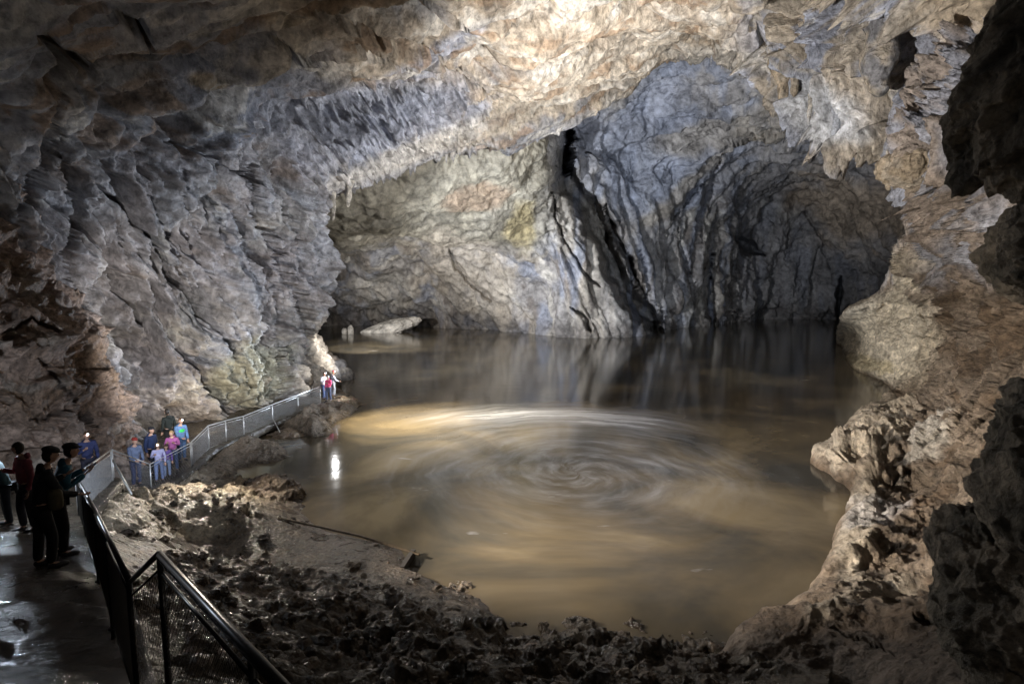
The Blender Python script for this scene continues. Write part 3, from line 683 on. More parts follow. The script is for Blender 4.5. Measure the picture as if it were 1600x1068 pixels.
def ground():
    u = np.linspace((-350 - 800) / FOC, (1330 - 800) / FOC, 1150 if not DRAFT else 500)
    y = np.exp(np.linspace(math.log(3.2), math.log(46), 760 if not DRAFT else 330))
    U, Y = np.meshgrid(u, y); X = U * Y
    z = ground_z(X.ravel(), Y.ravel()); z = np.clip(z, -2.5, 7)
    p = np.c_[X.ravel(), Y.ravel(), z]
    px, py = proj(p)
    rub = np.clip(patch(px, py, 290, 790, 140, 60, -8) + patch(px, py, 430, 680, 170, 45, -30) + patch(px, py, 780, 1050, 500, 95, 0) * 1.1 + patch(px, py, 450, 940, 330, 60, 10) * .9, 0, 1.2)
    flat = np.clip(patch(px, py, 510, 845, 150, 35, 12) + patch(px, py, 210, 870, 110, 30, -10) * .7, 0, 1)
    wq = p + fbm(p * 1.2, 3, seed=401)[:, None] * 0.25
    q = wq * np.array([1, 1, 1.0])
    n = fbm(q * 0.6, 3, seed=402) * 0.34 + facets(q * 1.0, 41) * 0.20 + facets(q * 2.4, 42) * 0.085 + facets(q * 5.5, 43) * 0.034 + ridged(q * 1.6, 5, .5, seed=404) * 0.07 + fbm(q * 12, 3, seed=406) * 0.012
    amp = (0.28 + 0.95 * rub * (0.35 + 0.65 * smooth(-.15, .25, fbm(p * .45, 3, seed=431))) - 0.25 * flat)
    z2 = z + n * np.clip(amp, .08, 1.4)
    p[:, 0] += fbm(q * 3, 3, seed=420) * 0.10 * np.clip(amp, 0, 1); p[:, 1] += fbm(q * 3, 3, seed=424) * 0.12 * np.clip(amp, 0, 1)
    z2 = path_clear(p, z2)
    # slanting bedding grooves on the pier flank
    g = np.c_[p[:, 0], p[:, 1], z2].reshape(len(y), len(u), 3)
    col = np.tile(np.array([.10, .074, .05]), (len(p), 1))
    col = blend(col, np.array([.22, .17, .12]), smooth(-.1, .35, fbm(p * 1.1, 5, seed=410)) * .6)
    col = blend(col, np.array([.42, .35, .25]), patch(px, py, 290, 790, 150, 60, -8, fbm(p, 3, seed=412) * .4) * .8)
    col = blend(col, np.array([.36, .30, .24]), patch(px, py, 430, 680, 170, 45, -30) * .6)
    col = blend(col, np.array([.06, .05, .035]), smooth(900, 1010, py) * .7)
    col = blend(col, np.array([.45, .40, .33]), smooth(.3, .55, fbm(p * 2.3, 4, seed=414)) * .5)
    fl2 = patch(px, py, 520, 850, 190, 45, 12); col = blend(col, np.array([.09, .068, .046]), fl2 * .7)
    col = blend(col, BRN * .35, smooth(.16, .04, z2) * .75)          # wet tide line
    stones(g.reshape(-1, 3), px, py, z2, rub)
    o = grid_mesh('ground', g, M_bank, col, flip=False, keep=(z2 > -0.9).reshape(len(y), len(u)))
    struct(o)
ground()

# ------------------------------------------------------------------ 5. water
def water():
    m, nt, b = newmat('silty_water'); L = nt.links.new
    tc = N(nt, 'ShaderNodeTexCoord')
    ctr = Pz(905, 738, 0)
    mp = N(nt, 'ShaderNodeMapping'); mp.inputs['Location'].default_value = (-ctr[0], -ctr[1], 0); L(tc.outputs['Object'], mp.inputs['Vector'])
    wn = N(nt, 'ShaderNodeTexNoise', Scale=0.22, Detail=4.0, Roughness=0.55); L(tc.outputs['Object'], wn.inputs['Vector'])
    wv = N(nt, 'ShaderNodeVectorMath', operation='MULTIPLY_ADD'); L(wn.outputs['Color'], wv.inputs[0]); wv.inputs[1].default_value = (2.6, 2.6, 0); wv.inputs[2].default_value = (-1.3, -1.3, 0)
    wa = N(nt, 'ShaderNodeVectorMath', operation='ADD'); L(mp.outputs[0], wa.inputs[0]); L(wv.outputs[0], wa.inputs[1])
    sep = N(nt, 'ShaderNodeSeparateXYZ'); L(wa.outputs[0], sep.inputs[0])
    def M2(op, a, b_=None, c_=None):
        n = N(nt, 'ShaderNodeMath', operation=op)
        for i, v in enumerate((a, b_, c_)):
            if v is None: continue
            if isinstance(v, (int, float)): n.inputs[i].default_value = v
            else: L(v, n.inputs[i])
        return n.outputs[0]
    x, y = sep.outputs[0], sep.outputs[1]
    # polar coordinates about the eddy: streaks follow the circling current
    r = M2('SQRT', M2('ADD', M2('MULTIPLY', x, x), M2('MULTIPLY', y, y)))
    th = M2('ARCTAN2', y, x)
    spin = M2('ADD', th, M2('MULTIPLY', M2('LOGARITHM', M2('ADD', r, 0.6), 2.718), 1.1))
    cs, sn = M2('COSINE', spin), M2('SINE', spin)
    cb = N(nt, 'ShaderNodeCombineXYZ'); L(M2('MULTIPLY', cs, 1.0), cb.inputs[0]); L(M2('MULTIPLY', sn, 1.0), cb.inputs[1]); L(M2('MULTIPLY', r, 0.8), cb.inputs[2])
    nf = N(nt, 'ShaderNodeTexNoise', Scale=1.15, Detail=7.0, Roughness=0.62, Distortion=0.25); L(cb.outputs[0], nf.inputs['Vector'])
    cb2 = N(nt, 'ShaderNodeCombineXYZ'); L(M2('MULTIPLY', cs, 2.2), cb2.inputs[0]); L(M2('MULTIPLY', sn, 2.2), cb2.inputs[1]); L(M2('MULTIPLY', r, 2.0), cb2.inputs[2])
    nf2 = N(nt, 'ShaderNodeTexNoise', Scale=1.0, Detail=4.0, Roughness=0.52); L(cb2.outputs[0], nf2.inputs['Vector'])
    fo = ramp(nt, nf.outputs['Fac'], [(0.32, 0.0), (0.74, 1.0)])
    fo2 = ramp(nt, nf2.outputs['Fac'], [(0.36, 0.35), (0.70, 1.0)])
    # foam lives in the eddy (0-9 m) and in a bright crest on its far side
    env = N(nt, 'ShaderNodeMapRange', interpolation_type='SMOOTHSTEP'); L(r, env.inputs[0]); env.inputs[1].default_value = 11.5; env.inputs[2].default_value = 3.0; env.inputs[3].default_value = 0; env.inputs[4].default_value = 0.4
    far = N(nt, 'ShaderNodeMapRange', interpolation_type='SMOOTHSTEP'); L(y, far.inputs[0]); far.inputs[1].default_value = -6.0; far.inputs[2].default_value = 3.0; far.inputs[3].default_value = 0.25; far.inputs[4].default_value = 1.0
    # crest: ring radius; its left arm also paints a bluish sheen on the water
    c2 = Pz(905, 645, 0) - ctr; R0 = float(np.hypot(c2[0], c2[1]))
    dr = M2('DIVIDE', M2('SUBTRACT', r, M2('ADD', R0 - 0.6, M2('MULTIPLY', M2('SUBTRACT', th, 1.3), 1.6))), 2.1)
    ring = M2('POWER', 2.718, M2('MULTIPLY', M2('MULTIPLY', dr, dr), -1.0))
    arc = N(nt, 'ShaderNodeMapRange', interpolation_type='SMOOTHSTEP'); L(M2('ABSOLUTE', M2('SUBTRACT', th, 1.55)), arc.inputs[0]); arc.inputs[1].default_value = 0.95; arc.inputs[2].default_value = 0.15; arc.inputs[3].default_value = 0; arc.inputs[4].default_value = 1.0
    crest = M2('MULTIPLY', M2('MULTIPLY', ring, arc.outputs[0]), 1.25)
    foam = M2('ADD', M2('MULTIPLY', M2('MULTIPLY', M2('MULTIPLY', fo.outputs[0], fo2.outputs[0]), env.outputs[0]), far.outputs[0]), M2('MULTIPLY', crest, M2('MULTIPLY', M2('ADD', 0.15, M2('MULTIPLY', fo2.outputs[0], 0.85)), M2('ADD', 0.3, fo.outputs[0]))))
    # small drifting flecks on the far right
    nk = N(nt, 'ShaderNodeTexNoise', Scale=1.0, Detail=4.0, Roughness=0.5); mk = N(nt, 'ShaderNodeMapping'); mk.inputs['Scale'].default_value = (0.35, 0.9, 1); mk.inputs['Rotation'].default_value = (0, 0, 0.4)
    L(tc.outputs['Object'], mk.inputs['Vector']); L(mk.outputs[0], nk.inputs['Vector'])
    fk = ramp(nt, nk.outputs['Fac'], [(0.70, 0.0), (0.78, 0.7)])
    foam = M2('MINIMUM', M2('ADD', foam, M2('MULTIPLY', fk.outputs[0], 0.5)), 1.0)
    # silt colour: clouds of mud
    ns = N(nt, 'ShaderNodeTexNoise', Scale=0.16, Detail=5.0, Roughness=0.55, Distortion=0.8); L(tc.outputs['Object'], ns.inputs['Vector'])
    silt = ramp(nt, ns.outputs['Fac'], [(0.36, (0.045, 0.042, 0.034)), (0.52, (0.11, 0.088, 0.056)), (0.66, (0.20, 0.16, 0.098))])
    mix = N(nt, 'ShaderNodeMix', data_type='RGBA'); L(foam, mix.inputs[0]); L(silt.outputs[0], mix.inputs[6]); mix.inputs[7].default_value = (0.74, 0.77, 0.86, 1)
    L(mix.outputs[2], b.inputs['Base Color'])
    b.inputs['IOR'].default_value = 1.33
    rg = N(nt, 'ShaderNodeMapRange'); L(foam, rg.inputs[0]); rg.inputs[3].default_value = 0.10; rg.inputs[4].default_value = 0.5; L(rg.outputs[0], b.inputs['Roughness'])
    nb = N(nt, 'ShaderNodeTexNoise', Scale=0.9, Detail=4.0); mb = N(nt, 'ShaderNodeMapping'); mb.inputs['Scale'].default_value = (0.6, 1.6, 1)
    L(tc.outputs['Object'], mb.inputs['Vector']); L(mb.outputs[0], nb.inputs['Vector'])
    hh = M2('ADD', M2('MULTIPLY', nb.outputs['Fac'], 0.5), M2('MULTIPLY', nf2.outputs['Fac'], 0.35))
    bp = N(nt, 'ShaderNodeBump', Strength=0.25, Distance=0.06); L(hh, bp.inputs['Height']); L(bp.outputs[0], b.inputs['Normal'])
    g = np.zeros((40, 40, 3)); xs = np.linspace(-90, 110, 40); ys = np.linspace(2, 190, 40)
    g[..., 0], g[..., 1] = np.meshgrid(xs, ys)
    struct(grid_mesh('water', g, m))
water()

# ------------------------------------------------------------------ 6. concrete path
def tag(o, label, cat, group=None):
    o['label'] = label; o['category'] = cat
    if group: o['group'] = group
    return o
def thing(name, label, cat, loc=(0, 0, 0), rz=0, group=None):
    o = bpy.data.objects.new(name, None); C.objects.link(o); o.location = loc; o.rotation_euler = (0, 0, rz)
    return tag(o, label, cat, group)
def footpath():
    n = 26; rows = []
    d = np.r_[0, np.cumsum(np.hypot(np.diff(PA[:, 0]), np.diff(PA[:, 1])))]
    s = np.unique(np.r_[np.arange(0, d[-1], 0.06), d])
    xr, yr, xl, yl, z = [np.interp(s, d, PA[:, k]) for k in range(5)]
    # flights of steps between 13.6 and 19.3 m: level treads
    st = (yr > 15.5) & (yr < 19.3)
    z = np.where(st, 0.68 + np.ceil((z - 0.68) / 0.165) * 0.165, z)
    t = np.linspace(0, 1, 90)
    X = xr[:, None] * (1 - t) + xl[:, None] * t; Y = yr[:, None] * (1 - t) + yl[:, None] * t; Z = np.repeat(z[:, None], 90, 1)
    p = np.stack([X, Y, Z], -1).reshape(-1, 3)
    rut = fbm(p * np.array([1.2, 1.2, 0]), 5, .55, seed=601) * 0.035 + ridged(aniso(p, rot('Z', 35), (.5, 2.2, 0)), 4, seed=603) * 0.018
    p[:, 2] += rut
    g = p.reshape(len(s), 90, 3)
    side = g[:, :1].copy(); side[..., 2] -= 0.32; g = np.concatenate([side, g], axis=1)
    m, nt, b = newmat('wet_concrete'); L = nt.links.new
    tc = N(nt, 'ShaderNodeTexCoord')
    n1 = N(nt, 'ShaderNodeTexNoise', Scale=0.9, Detail=6.0, Roughness=0.6); L(tc.outputs['Object'], n1.inputs['Vector'])
    n2 = N(nt, 'ShaderNodeTexNoise', Scale=7.0, Detail=7.0, Roughness=0.7); L(tc.outputs['Object'], n2.inputs['Vector'])
    c = ramp(nt, n1.outputs['Fac'], [(0.35, (0.028, 0.024, 0.02)), (0.65, (0.085, 0.07, 0.05))]); L(c.outputs[0], b.inputs['Base Color'])
    r = ramp(nt, n1.outputs['Fac'], [(0.42, 0.10), (0.62, 0.36)]); L(r.outputs[0], b.inputs['Roughness'])
    bp = N(nt, 'ShaderNodeBump', Strength=0.8, Distance=0.06); L(n2.outputs['Fac'], bp.inputs['Height']); L(bp.outputs[0], b.inputs['Normal'])
    struct(grid_mesh('path', g, m, flip=True))
footpath()

# ------------------------------------------------------------------ mesh builder for small things
class MB:
    def __init__(s): s.v = []; s.f = []
    def tube(s, pts, r, n=8, cap=True):
        pts = [Vector(p) for p in pts]; rr = r if isinstance(r, (list, tuple)) else [r] * len(pts)
        up = None; rings = []
        for i, p in enumerate(pts):
            d = (pts[min(i + 1, len(pts) - 1)] - pts[max(i - 1, 0)]).normalized()
            if up is None: up = d.orthogonal().normalized()
            up = (up - d * up.dot(d)).normalized(); q = d.cross(up); b = len(s.v)
            for k in range(n):
                a = 2 * math.pi * k / n; s.v.append(tuple(p + (up * math.cos(a) + q * math.sin(a)) * rr[i]))
            rings.append(b)
        for a, b in zip(rings, rings[1:]):
            for k in range(n): s.f.append((a + k, a + (k + 1) % n, b + (k + 1) % n, b + k))
        if cap: s.f.append(tuple(range(rings[0], rings[0] + n))[::-1]); s.f.append(tuple(range(rings[-1], rings[-1] + n)))
        return s
    def ball(s, c, r, nu=14, nv=9, fn=None):
        c = Vector(c); b = len(s.v)
        for j in range(nv + 1):
            ph = math.pi * j / nv
            for i in range(nu):
                a = 2 * math.pi * i / nu; u = Vector((math.cos(a) * math.sin(ph), math.sin(a) * math.sin(ph), math.cos(ph)))
                q = Vector((u.x * r[0], u.y * r[1], u.z * r[2]))
                if fn: q = fn(u, q)
                s.v.append(tuple(c + q))
        for j in range(nv):
            for i in range(nu):
                s.f.append((b + j * nu + i, b + (j + 1) * nu + i, b + (j + 1) * nu + (i + 1) % nu, b + j * nu + (i + 1) % nu))
        return s
    def box(s, a, b, w, h):
        a, b = Vector(a), Vector(b); d = (b - a).normalized(); q = d.cross(Vector((0, 0, 1))).normalized() * w / 2; u = q.cross(d).normalized() * h / 2; k = len(s.v)
        for p in (a, b):
            for x, y in ((1, 1), (-1, 1), (-1, -1), (1, -1)): s.v.append(tuple(p + q * x + u * y))
        s.f += [(k, k + 1, k + 2, k + 3), (k + 7, k + 6, k + 5, k + 4)] + [(k + i, k + 4 + i, k + 4 + (i + 1) % 4, k + (i + 1) % 4) for i in range(4)]
        return s
    def build(s, name, mat, parent=None, smooth_=True, off=None):
        me = bpy.data.meshes.new(name)
        vs = s.v if off is None else [tuple(Vector(v) - Vector(off)) for v in s.v]
        me.from_pydata(vs, [], s.f); me.update()
        if smooth_: me.polygons.foreach_set('use_smooth', [True] * len(me.polygons))
        return link(name, me, mat, parent)

# ------------------------------------------------------------------ 7. railings
M_blk = flat_mat('dark_painted_steel', (0.03, 0.03, 0.032), 0.32, 0.7, 0.3, 20)
M_wire = flat_mat('dark_wire', (0.07, 0.065, 0.06), 0.5, 0.6)
M_galv = flat_mat('galvanised_steel', (0.5, 0.5, 0.5), 0.42, 0.6, 0.15, 20)
M_gwire = flat_mat('galvanised_wire', (0.42, 0.43, 0.45), 0.5, 0.4)
M_wood = flat_mat('old_timber', (0.12, 0.09, 0.06), 0.8, 0, 0.4, 8, 0.5)
def wire_panel(mb, b0, b1, t0, t1, sp, r):
    """chain-link woven between two posts: two sets of slanting wires"""
    b0, b1, t0, t1 = map(Vector, (b0, b1, t0, t1)); Lh = (b1 - b0).length; Lv = (t0 - b0).length
    F = lambda u, v: (b0.lerp(b1, u / Lh)).lerp(t0.lerp(t1, u / Lh), v / Lv)
    nrm = (b1 - b0).cross(t0 - b0).normalized() * r
    for sgn in (1, -1):
        c = -Lv if sgn == 1 else 0.0; end = Lh if sgn == 1 else Lh + Lv
        while c < end:
            # v = sgn*(u-c)
            if sgn == 1: u0, u1 = max(0, c), min(Lh, c + Lv)
            else: u0, u1 = max(0, c - Lv), min(Lh, c)
            if u1 - u0 > sp * .3: mb.tube([F(u0, (u0 - c) * sgn) + nrm * sgn, F(u1, (u1 - c) * sgn) + nrm * sgn], r, 3, False)
            c += sp
def railing(label, tops, hgt, mats, sp, wr, pr, hr, rails=True, posts=None, name='railing', bottom=True, double=False, loose=()):
    o = thing(name, label, 'railing', Vector(tops[0]) - Vector((0, 0, hgt)))
    off = o.location
    Z = Vector((0, 0, 1)); T = [Vector(t) for t in tops]
    MB().tube(T, hr, 12).build('handrail', mats[0], o, off=off)
    for i, t in enumerate(T):
        if posts is not None and i not in posts: continue
        mb = MB().tube([t - Z * (hgt + 0.12), t - Z * 0.01], pr, 10); mb.tube([t - Z * (hgt + .005), t - Z * (hgt - .015)], pr * 2.2, 10); mb.build('post', mats[0], o, off=off)
    for i, (a, b) in enumerate(zip(T, T[1:])):
        if i in loose: continue
        if rails:
            MB().tube([a - Z * 0.11, b - Z * 0.11], hr * .42, 8).build('rail', mats[0], o, off=off)
        if bottom: MB().tube([a - Z * (hgt - .08), b - Z * (hgt - .08)], hr * .42, 8).build('rail', mats[0], o, off=off)
        mb = MB(); wire_panel(mb, a - Z * (hgt - .09), b - Z * (hgt - .09), a - Z * .11, b - Z * .11, sp, wr); mb.build('mesh_panel', mats[1], o, off=off)
    return o
def PR(px, py, d): return tuple(P(px, py, d))
T3 = P(145, 790, 7.5); T2 = P(201, 905, 4.0); T1 = P(250, 868, 3.55); T0 = P(437, 1068, 2.05)
Tm = P(330, 952, 2.75)
T00 = T0 + (T0 - T1) / np.linalg.norm(T0 - T1) * 1.0
railing('black handrail with chain-link mesh running down the near steps', [T00, T0 + (T1 - T0) * .15, T1], 1.1, (M_blk, M_wire), 0.052, 0.0016, 0.021, 0.026)
mid = T2 + (T3 - T2) * 0.5
railing('dark narrow railing with dense mesh beside the two near visitors', [T2, mid, T3, T3 + (P(118, 742, 13.0) - T3) * .5, P(118, 742, 13.0) + np.array([.06, -.06, 0])], 1.08, (M_blk, M_wire), 0.045, 0.0016, 0.021, 0.022)
railing('short stepped link joining the two black railings at the bend', [T1 + np.array([-.03, .03, 0]), T2 + np.array([.03, -.02, 0])], 1.1, (M_blk, M_wire), 0.07, 0.0014, 0.006, 0.018, posts=())
Pa = P(118, 742, 13.0); Pb = P(173, 703, 15.5)
railing('bright torch-lit mesh railing panel behind the man in the dark coat', [Pa, (Pa + Pb) / 2 + np.array([0, 0, .0]), Pb], 1.1, (M_galv, M_gwire), 0.045, 0.003, 0.022, 0.024, posts=(0, 2))
Q = [Pb + np.array([-.05, .12, -.02]), P(234, 725, 19.5), P(297, 692, 22.4)]
railing('open galvanised railing on the steps in front of the group of visitors', Q, 1.08, (M_galv, M_gwire), 0.16, 0.002, 0.022, 0.02)
br = tag(MB().tube([P(176, 718, 15.6), P(206, 772, 14.6)], 0.028, 8).build('brace', M_galv), 'slanting steel brace pole beside the bright mesh panel', 'brace')
FT = [P(299, 690, 22.6), P(325, 665, 25), P(352, 657, 26.2), P(380, 650, 27.5), P(425, 632, 30), P(465, 617, 32.5), P(500, 604, 35)]
railing('long grey mesh railing on the waterside path below the left wall', [tuple(t) for t in FT], 1.1, (M_galv, M_gwire), 0.06, 0.003, 0.028, 0.026)
tag(MB().tube([P(427, 655, 29.9), P(438, 676, 29.2)], 0.026, 8).build('brace', M_galv), 'thin steel brace leaning on the long path railing', 'brace')

# ------------------------------------------------------------------ 8. people
def cloth(name, col, var=.25): return flat_mat(name, col, 0.85, 0, var, 9.0, 0.4)
M_skin = flat_mat('skin', (0.50, 0.30, 0.22), 0.5, 0, .08, 15); M_eye = flat_mat('eye', (0.05, 0.04, 0.035), 0.2)
HAIR = {'dark': flat_mat('hair_dark', (.02, .015, .012), .6), 'blond': flat_mat('hair_blond', (.38, .25, .12), .6), 'brown': flat_mat('hair_brown', (.10, .055, .03), .6)}
def skin_mesh(name, V, E, Rr, sub=1):
    me = bpy.data.meshes.new(name + '_cage'); me.from_pydata(V, E, []); o = bpy.data.objects.new('tmp', me); C.objects.link(o)
    sk = o.modifiers.new('s', 'SKIN'); sk.use_smooth_shade = True
    ss = o.modifiers.new('u', 'SUBSURF'); ss.levels = sub; ss.render_levels = sub
    for i, d in enumerate(me.skin_vertices[0].data): d.radius = Rr[i] if isinstance(Rr[i], tuple) else (Rr[i], Rr[i]); d.use_root = (i == 0)
    dg = bpy.context.evaluated_depsgraph_get(); dg.update()
    out = bpy.data.meshes.new_from_object(o.evaluated_get(dg)); vs = [tuple(v.co) for v in out.vertices]; fs = [tuple(p.vertices) for p in out.polygons]
    bpy.data.objects.remove(o); bpy.data.meshes.remove(out); bpy.data.meshes.remove(me)
    return vs, fs
def limbs(h, pose):
    k = h / 1.75; ln = pose.get('lean', 0.0); tw = pose.get('stride', .04)
    def S(*a): return Vector(a) * k
    J = {}
    J['pel'] = S(0, 0, .95); J['sp'] = S(0, ln * .35, 1.18); J['ch'] = S(0, ln * .75, 1.38); J['nk'] = S(0, ln + .01, 1.49); J['hb'] = S(0, ln + .03, 1.57)
    for s, n in ((1, 'r'), (-1, 'l')):
        J['hip' + n] = S(.10 * s, 0, .90); J['kn' + n] = S(.11 * s, .03 + tw * s, .49); J['an' + n] = S(.12 * s, -.01 + tw * s, .085); J['toe' + n] = S(.14 * s, .13 + tw * s, .045)
        J['sh' + n] = S(.185 * s, ln * .8, 1.42)
        e, w_ = pose.get('arm_' + n, ((.25, .0, 1.13), (.24, .08, .88)))
        J['el' + n] = S(e[0] * s, e[1] + ln * .5, e[2]); J['wr' + n] = S(w_[0] * s, w_[1] + ln * .5, w_[2])
    return J, k
def person(label, loc, face, h, top, legs, hair='dark', hat=None, pose=None, skirt=False, shorts=False, shoe=(.03, .03, .035), group=None, bag=None, vest=None, lampon=False):
    pose = pose or {}
    o = thing('person', label, 'person', loc, math.radians(face), group)
    J, k = limbs(h, pose)
    n = ['pel', 'sp', 'ch', 'nk', 'hb']; V = [J[a] for a in n]; R_ = [(.125 * k, .10 * k), (.12 * k, .095 * k), (.135 * k, .10 * k), .055 * k, .052 * k]; E = [(0, 1), (1, 2), (2, 3), (3, 4)]
    for s in 'rl':
        b = len(V); V += [J['hip' + s], J['kn' + s], J['an' + s], J['toe' + s]]; R_ += [.085 * k, .055 * k, .038 * k, .034 * k]; E += [(0, b), (b, b + 1), (b + 1, b + 2), (b + 2, b + 3)]
        b = len(V); V += [J['sh' + s], J['el' + s], J['wr' + s]]; R_ += [.045 * k, .033 * k, .025 * k]; E += [(2, b), (b, b + 1), (b + 1, b + 2)]
    vs, fs = skin_mesh('body', V, E, R_)
    mb = MB(); mb.v = vs; mb.f = fs
    # head with brow, sockets, nose, mouth, chin
    hc = J['hb'] + Vector((0, .035, .095)) * k; hy = math.radians(pose.get('head', 0)); hp = pose.get('nod', 0)
    HM = Matrix.Rotation(hy, 3, 'Z') @ Matrix.Rotation(-hp, 3, 'X')
    def hf(u, q):
        q = Vector(q); jaw = max(0, -u.z)
        q.x *= 1 - .32 * jaw ** 1.5; q.y *= 1 - .10 * jaw
        fr = max(0, u.y)
        q.y += .022 * k * math.exp(-((u.x / .16) ** 2 + ((u.z + .12) / .16) ** 2)) * (fr > .3)
        q.y -= .010 * k * (math.exp(-(((abs(u.x) - .36) / .16) ** 2 + ((u.z - .08) / .11) ** 2))) * (fr > .3)
        q.y -= .006 * k * math.exp(-((u.x / .3) ** 2 + ((u.z + .42) / .05) ** 2)) * (fr > .3)
        q.y += .008 * k * math.exp(-((u.x / .3) ** 2 + ((u.z + .85) / .2) ** 2)) * (fr > .1)
        return HM @ q
    mb.ball(hc, (.076 * k, .096 * k, .118 * k), 26, 20, hf)
    for s in (-1, 1): mb.ball(hc + HM @ Vector((s * .077 * k, -.005 * k, -.005 * k)), (.010 * k, .020 * k, .032 * k), 8, 6, lambda u, q: HM @ q)
    # hands: palm, four fingers, thumb
    for s, sg in (('r', 1), ('l', -1)):
        w_ = J['wr' + s]; d = (w_ - J['el' + s]).normalized(); side = Vector((sg, 0, 0)); side = (side - d * side.dot(d)).normalized(); up = d.cross(side) * sg
        palm = w_ + d * .045 * k
        Rm = Matrix((side, d, side.cross(d))).transposed()
        mb.ball(palm, (.040 * k, .052 * k, .017 * k), 10, 7, lambda u, q: Rm @ q)
        for j in range(4):
            b0 = w_ + d * .082 * k + side * (.028 - .019 * j) * k; ln = (.062, .072, .068, .052)[j] * k; cu = -up if pose.get('curl', 1) else up
            mb.tube([b0, b0 + d * ln * .45 + cu * .004 * k, b0 + d * ln * .75 + cu * .018 * k, b0 + d * ln * .85 + cu * .036 * k], [.0095 * k, .009 * k, .008 * k, .006 * k], 6)
        tb = w_ + d * .03 * k - side * .03 * k
        mb.tube([tb, tb + (d * .6 - side * .8) * .03 * k, tb + (d - side * .5) * .055 * k - up * .012 * k], [.012 * k, .010 * k, .007 * k], 6)
    body = mb.build('body', M_skin, o)
    for s in (-1, 1): MB().ball(hc + HM @ (Vector((s * .030, .083, .010)) * k), (.011 * k,) * 3, 8, 6).build('eye', M_eye, o)
    hr = MB()
    hr.ball(hc + HM @ Vector((0, -.006 * k, .012 * k)), (.084 * k, .102 * k, .120 * k), 26, 20, lambda u, q: HM @ (q * (1 + .03 * math.sin(u.x * 23 + u.z * 17))))
    hr.f = [f for f in hr.f if all((Vector(hr.v[i]) - hc) @ Vector((0, 0, 1)) > .045 * k or (HM.inverted() @ (Vector(hr.v[i]) - hc)).y < -.004 * k for i in f)]
    hr.build('hair', HAIR[hair], o)
    if hat:
        hm = MB(); c0 = hc + HM @ Vector((0, -.01, .075)) * k
        hm.ball(c0, (.092 * k, .112 * k, .062 * k), 22, 12, lambda u, q: HM @ Vector((q.x, q.y, max(q.z, -.03 * k) - .012 * k * u.y)))
        hm.ball(hc + HM @ Vector((0, .10, .045)) * k, (.055 * k, .045 * k, .006 * k), 14, 6, lambda u, q: HM @ q)
        hm.build('cap', flat_mat('cap_cloth', hat, .8), o)
    if lampon:
        hl_ = MB().ball(hc + HM @ Vector((0, .108, .055)) * k, (.026 * k, .018 * k, .022 * k), 10, 7); ho = hl_.build('head_torch', M_lit, o)
    if h > 1.5:
        hd_ = MB().ball(J['nk'] + Vector((0, -.075, -.02)) * k, (.12 * k, .06 * k, .085 * k), 16, 10, lambda u, q: Vector((q.x, q.y + .02 * abs(u.x), q.z - .02 * k * math.sin(u.x * 3))))
        hd_.build('hood', top if not isinstance(top, tuple) else cloth('hood_cloth', tuple(c * .8 for c in top)), o)
    # jacket
    V = [J['pel'] + Vector((0, 0, -.06 * k)), J['sp'], J['ch'], J['nk'] + Vector((0, -.005, -.03)) * k]; R_ = [(.175 * k, .135 * k), (.155 * k, .125 * k), (.165 * k, .125 * k), .075 * k]; E = [(0, 1), (1, 2), (2, 3)]
    for s in 'rl':
        b = len(V); w_ = J['el' + s].lerp(J['wr' + s], .95); V += [J['sh' + s], J['el' + s], w_]; R_ += [.078 * k, .058 * k, .046 * k]; E += [(2, b), (b, b + 1), (b + 1, b + 2)]
    vs, fs = skin_mesh('jacket', V, E, R_, 2); m2 = MB(); m2.f = fs
    m2.v = [tuple(Vector(v) + Vector((math.sin(v[2] * 60 / k + v[0] * 20), math.sin(v[2] * 47 / k + 1), 0)) * .004 * k) for v in vs]
    jk = m2.build('jacket', top if not isinstance(top, tuple) else cloth('jacket_cloth', top), o)
    if vest:
        V = [J['sp'] + Vector((0, 0, -.03)) * k, J['ch'] + Vector((0, 0, .01)) * k]; vs, fs = skin_mesh('vest', V, [(0, 1)], [(.20 * k, .17 * k), (.195 * k, .165 * k)], 2); m3 = MB(); m3.v = vs; m3.f = fs
        m3.build('vest', cloth('vest_cloth', vest), o)
    # trousers
    V = [J['pel'] + Vector((0, 0, .03 * k))]; R_ = [(.15 * k, .115 * k)]; E = []
    for s in 'rl':
        low = J['kn' + s].lerp(J['an' + s], 1.0 if not shorts else .05)
        b = len(V); V += [J['hip' + s], J['kn' + s], low] if not shorts else [J['hip' + s], J['hip' + s].lerp(J['kn' + s], .5), J['kn' + s]]
        R_ += [.105 * k, .078 * k, .066 * k] if not shorts else [.105 * k, .09 * k, .08 * k]; E += [(0, b), (b, b + 1), (b + 1, b + 2)]
    vs, fs = skin_mesh('trousers', V, E, R_, 2); m2 = MB(); m2.v = vs; m2.f = fs; m2.build('shorts' if shorts else 'trousers', cloth('trouser_cloth', legs), o)
    for s in 'rl':
        a, t = J['an' + s], J['toe' + s]; c = a.lerp(t, .55); c.z = .045 * k
        MB().ball(c, (.048 * k, .135 * k, .048 * k), 14, 9, lambda u, q: Vector((q.x, q.y, max(q.z, -.043 * k) + (.02 * k if u.y < -.3 and u.z > 0 else 0)))).build('shoe', flat_mat('shoe_leather', shoe, .5), o)
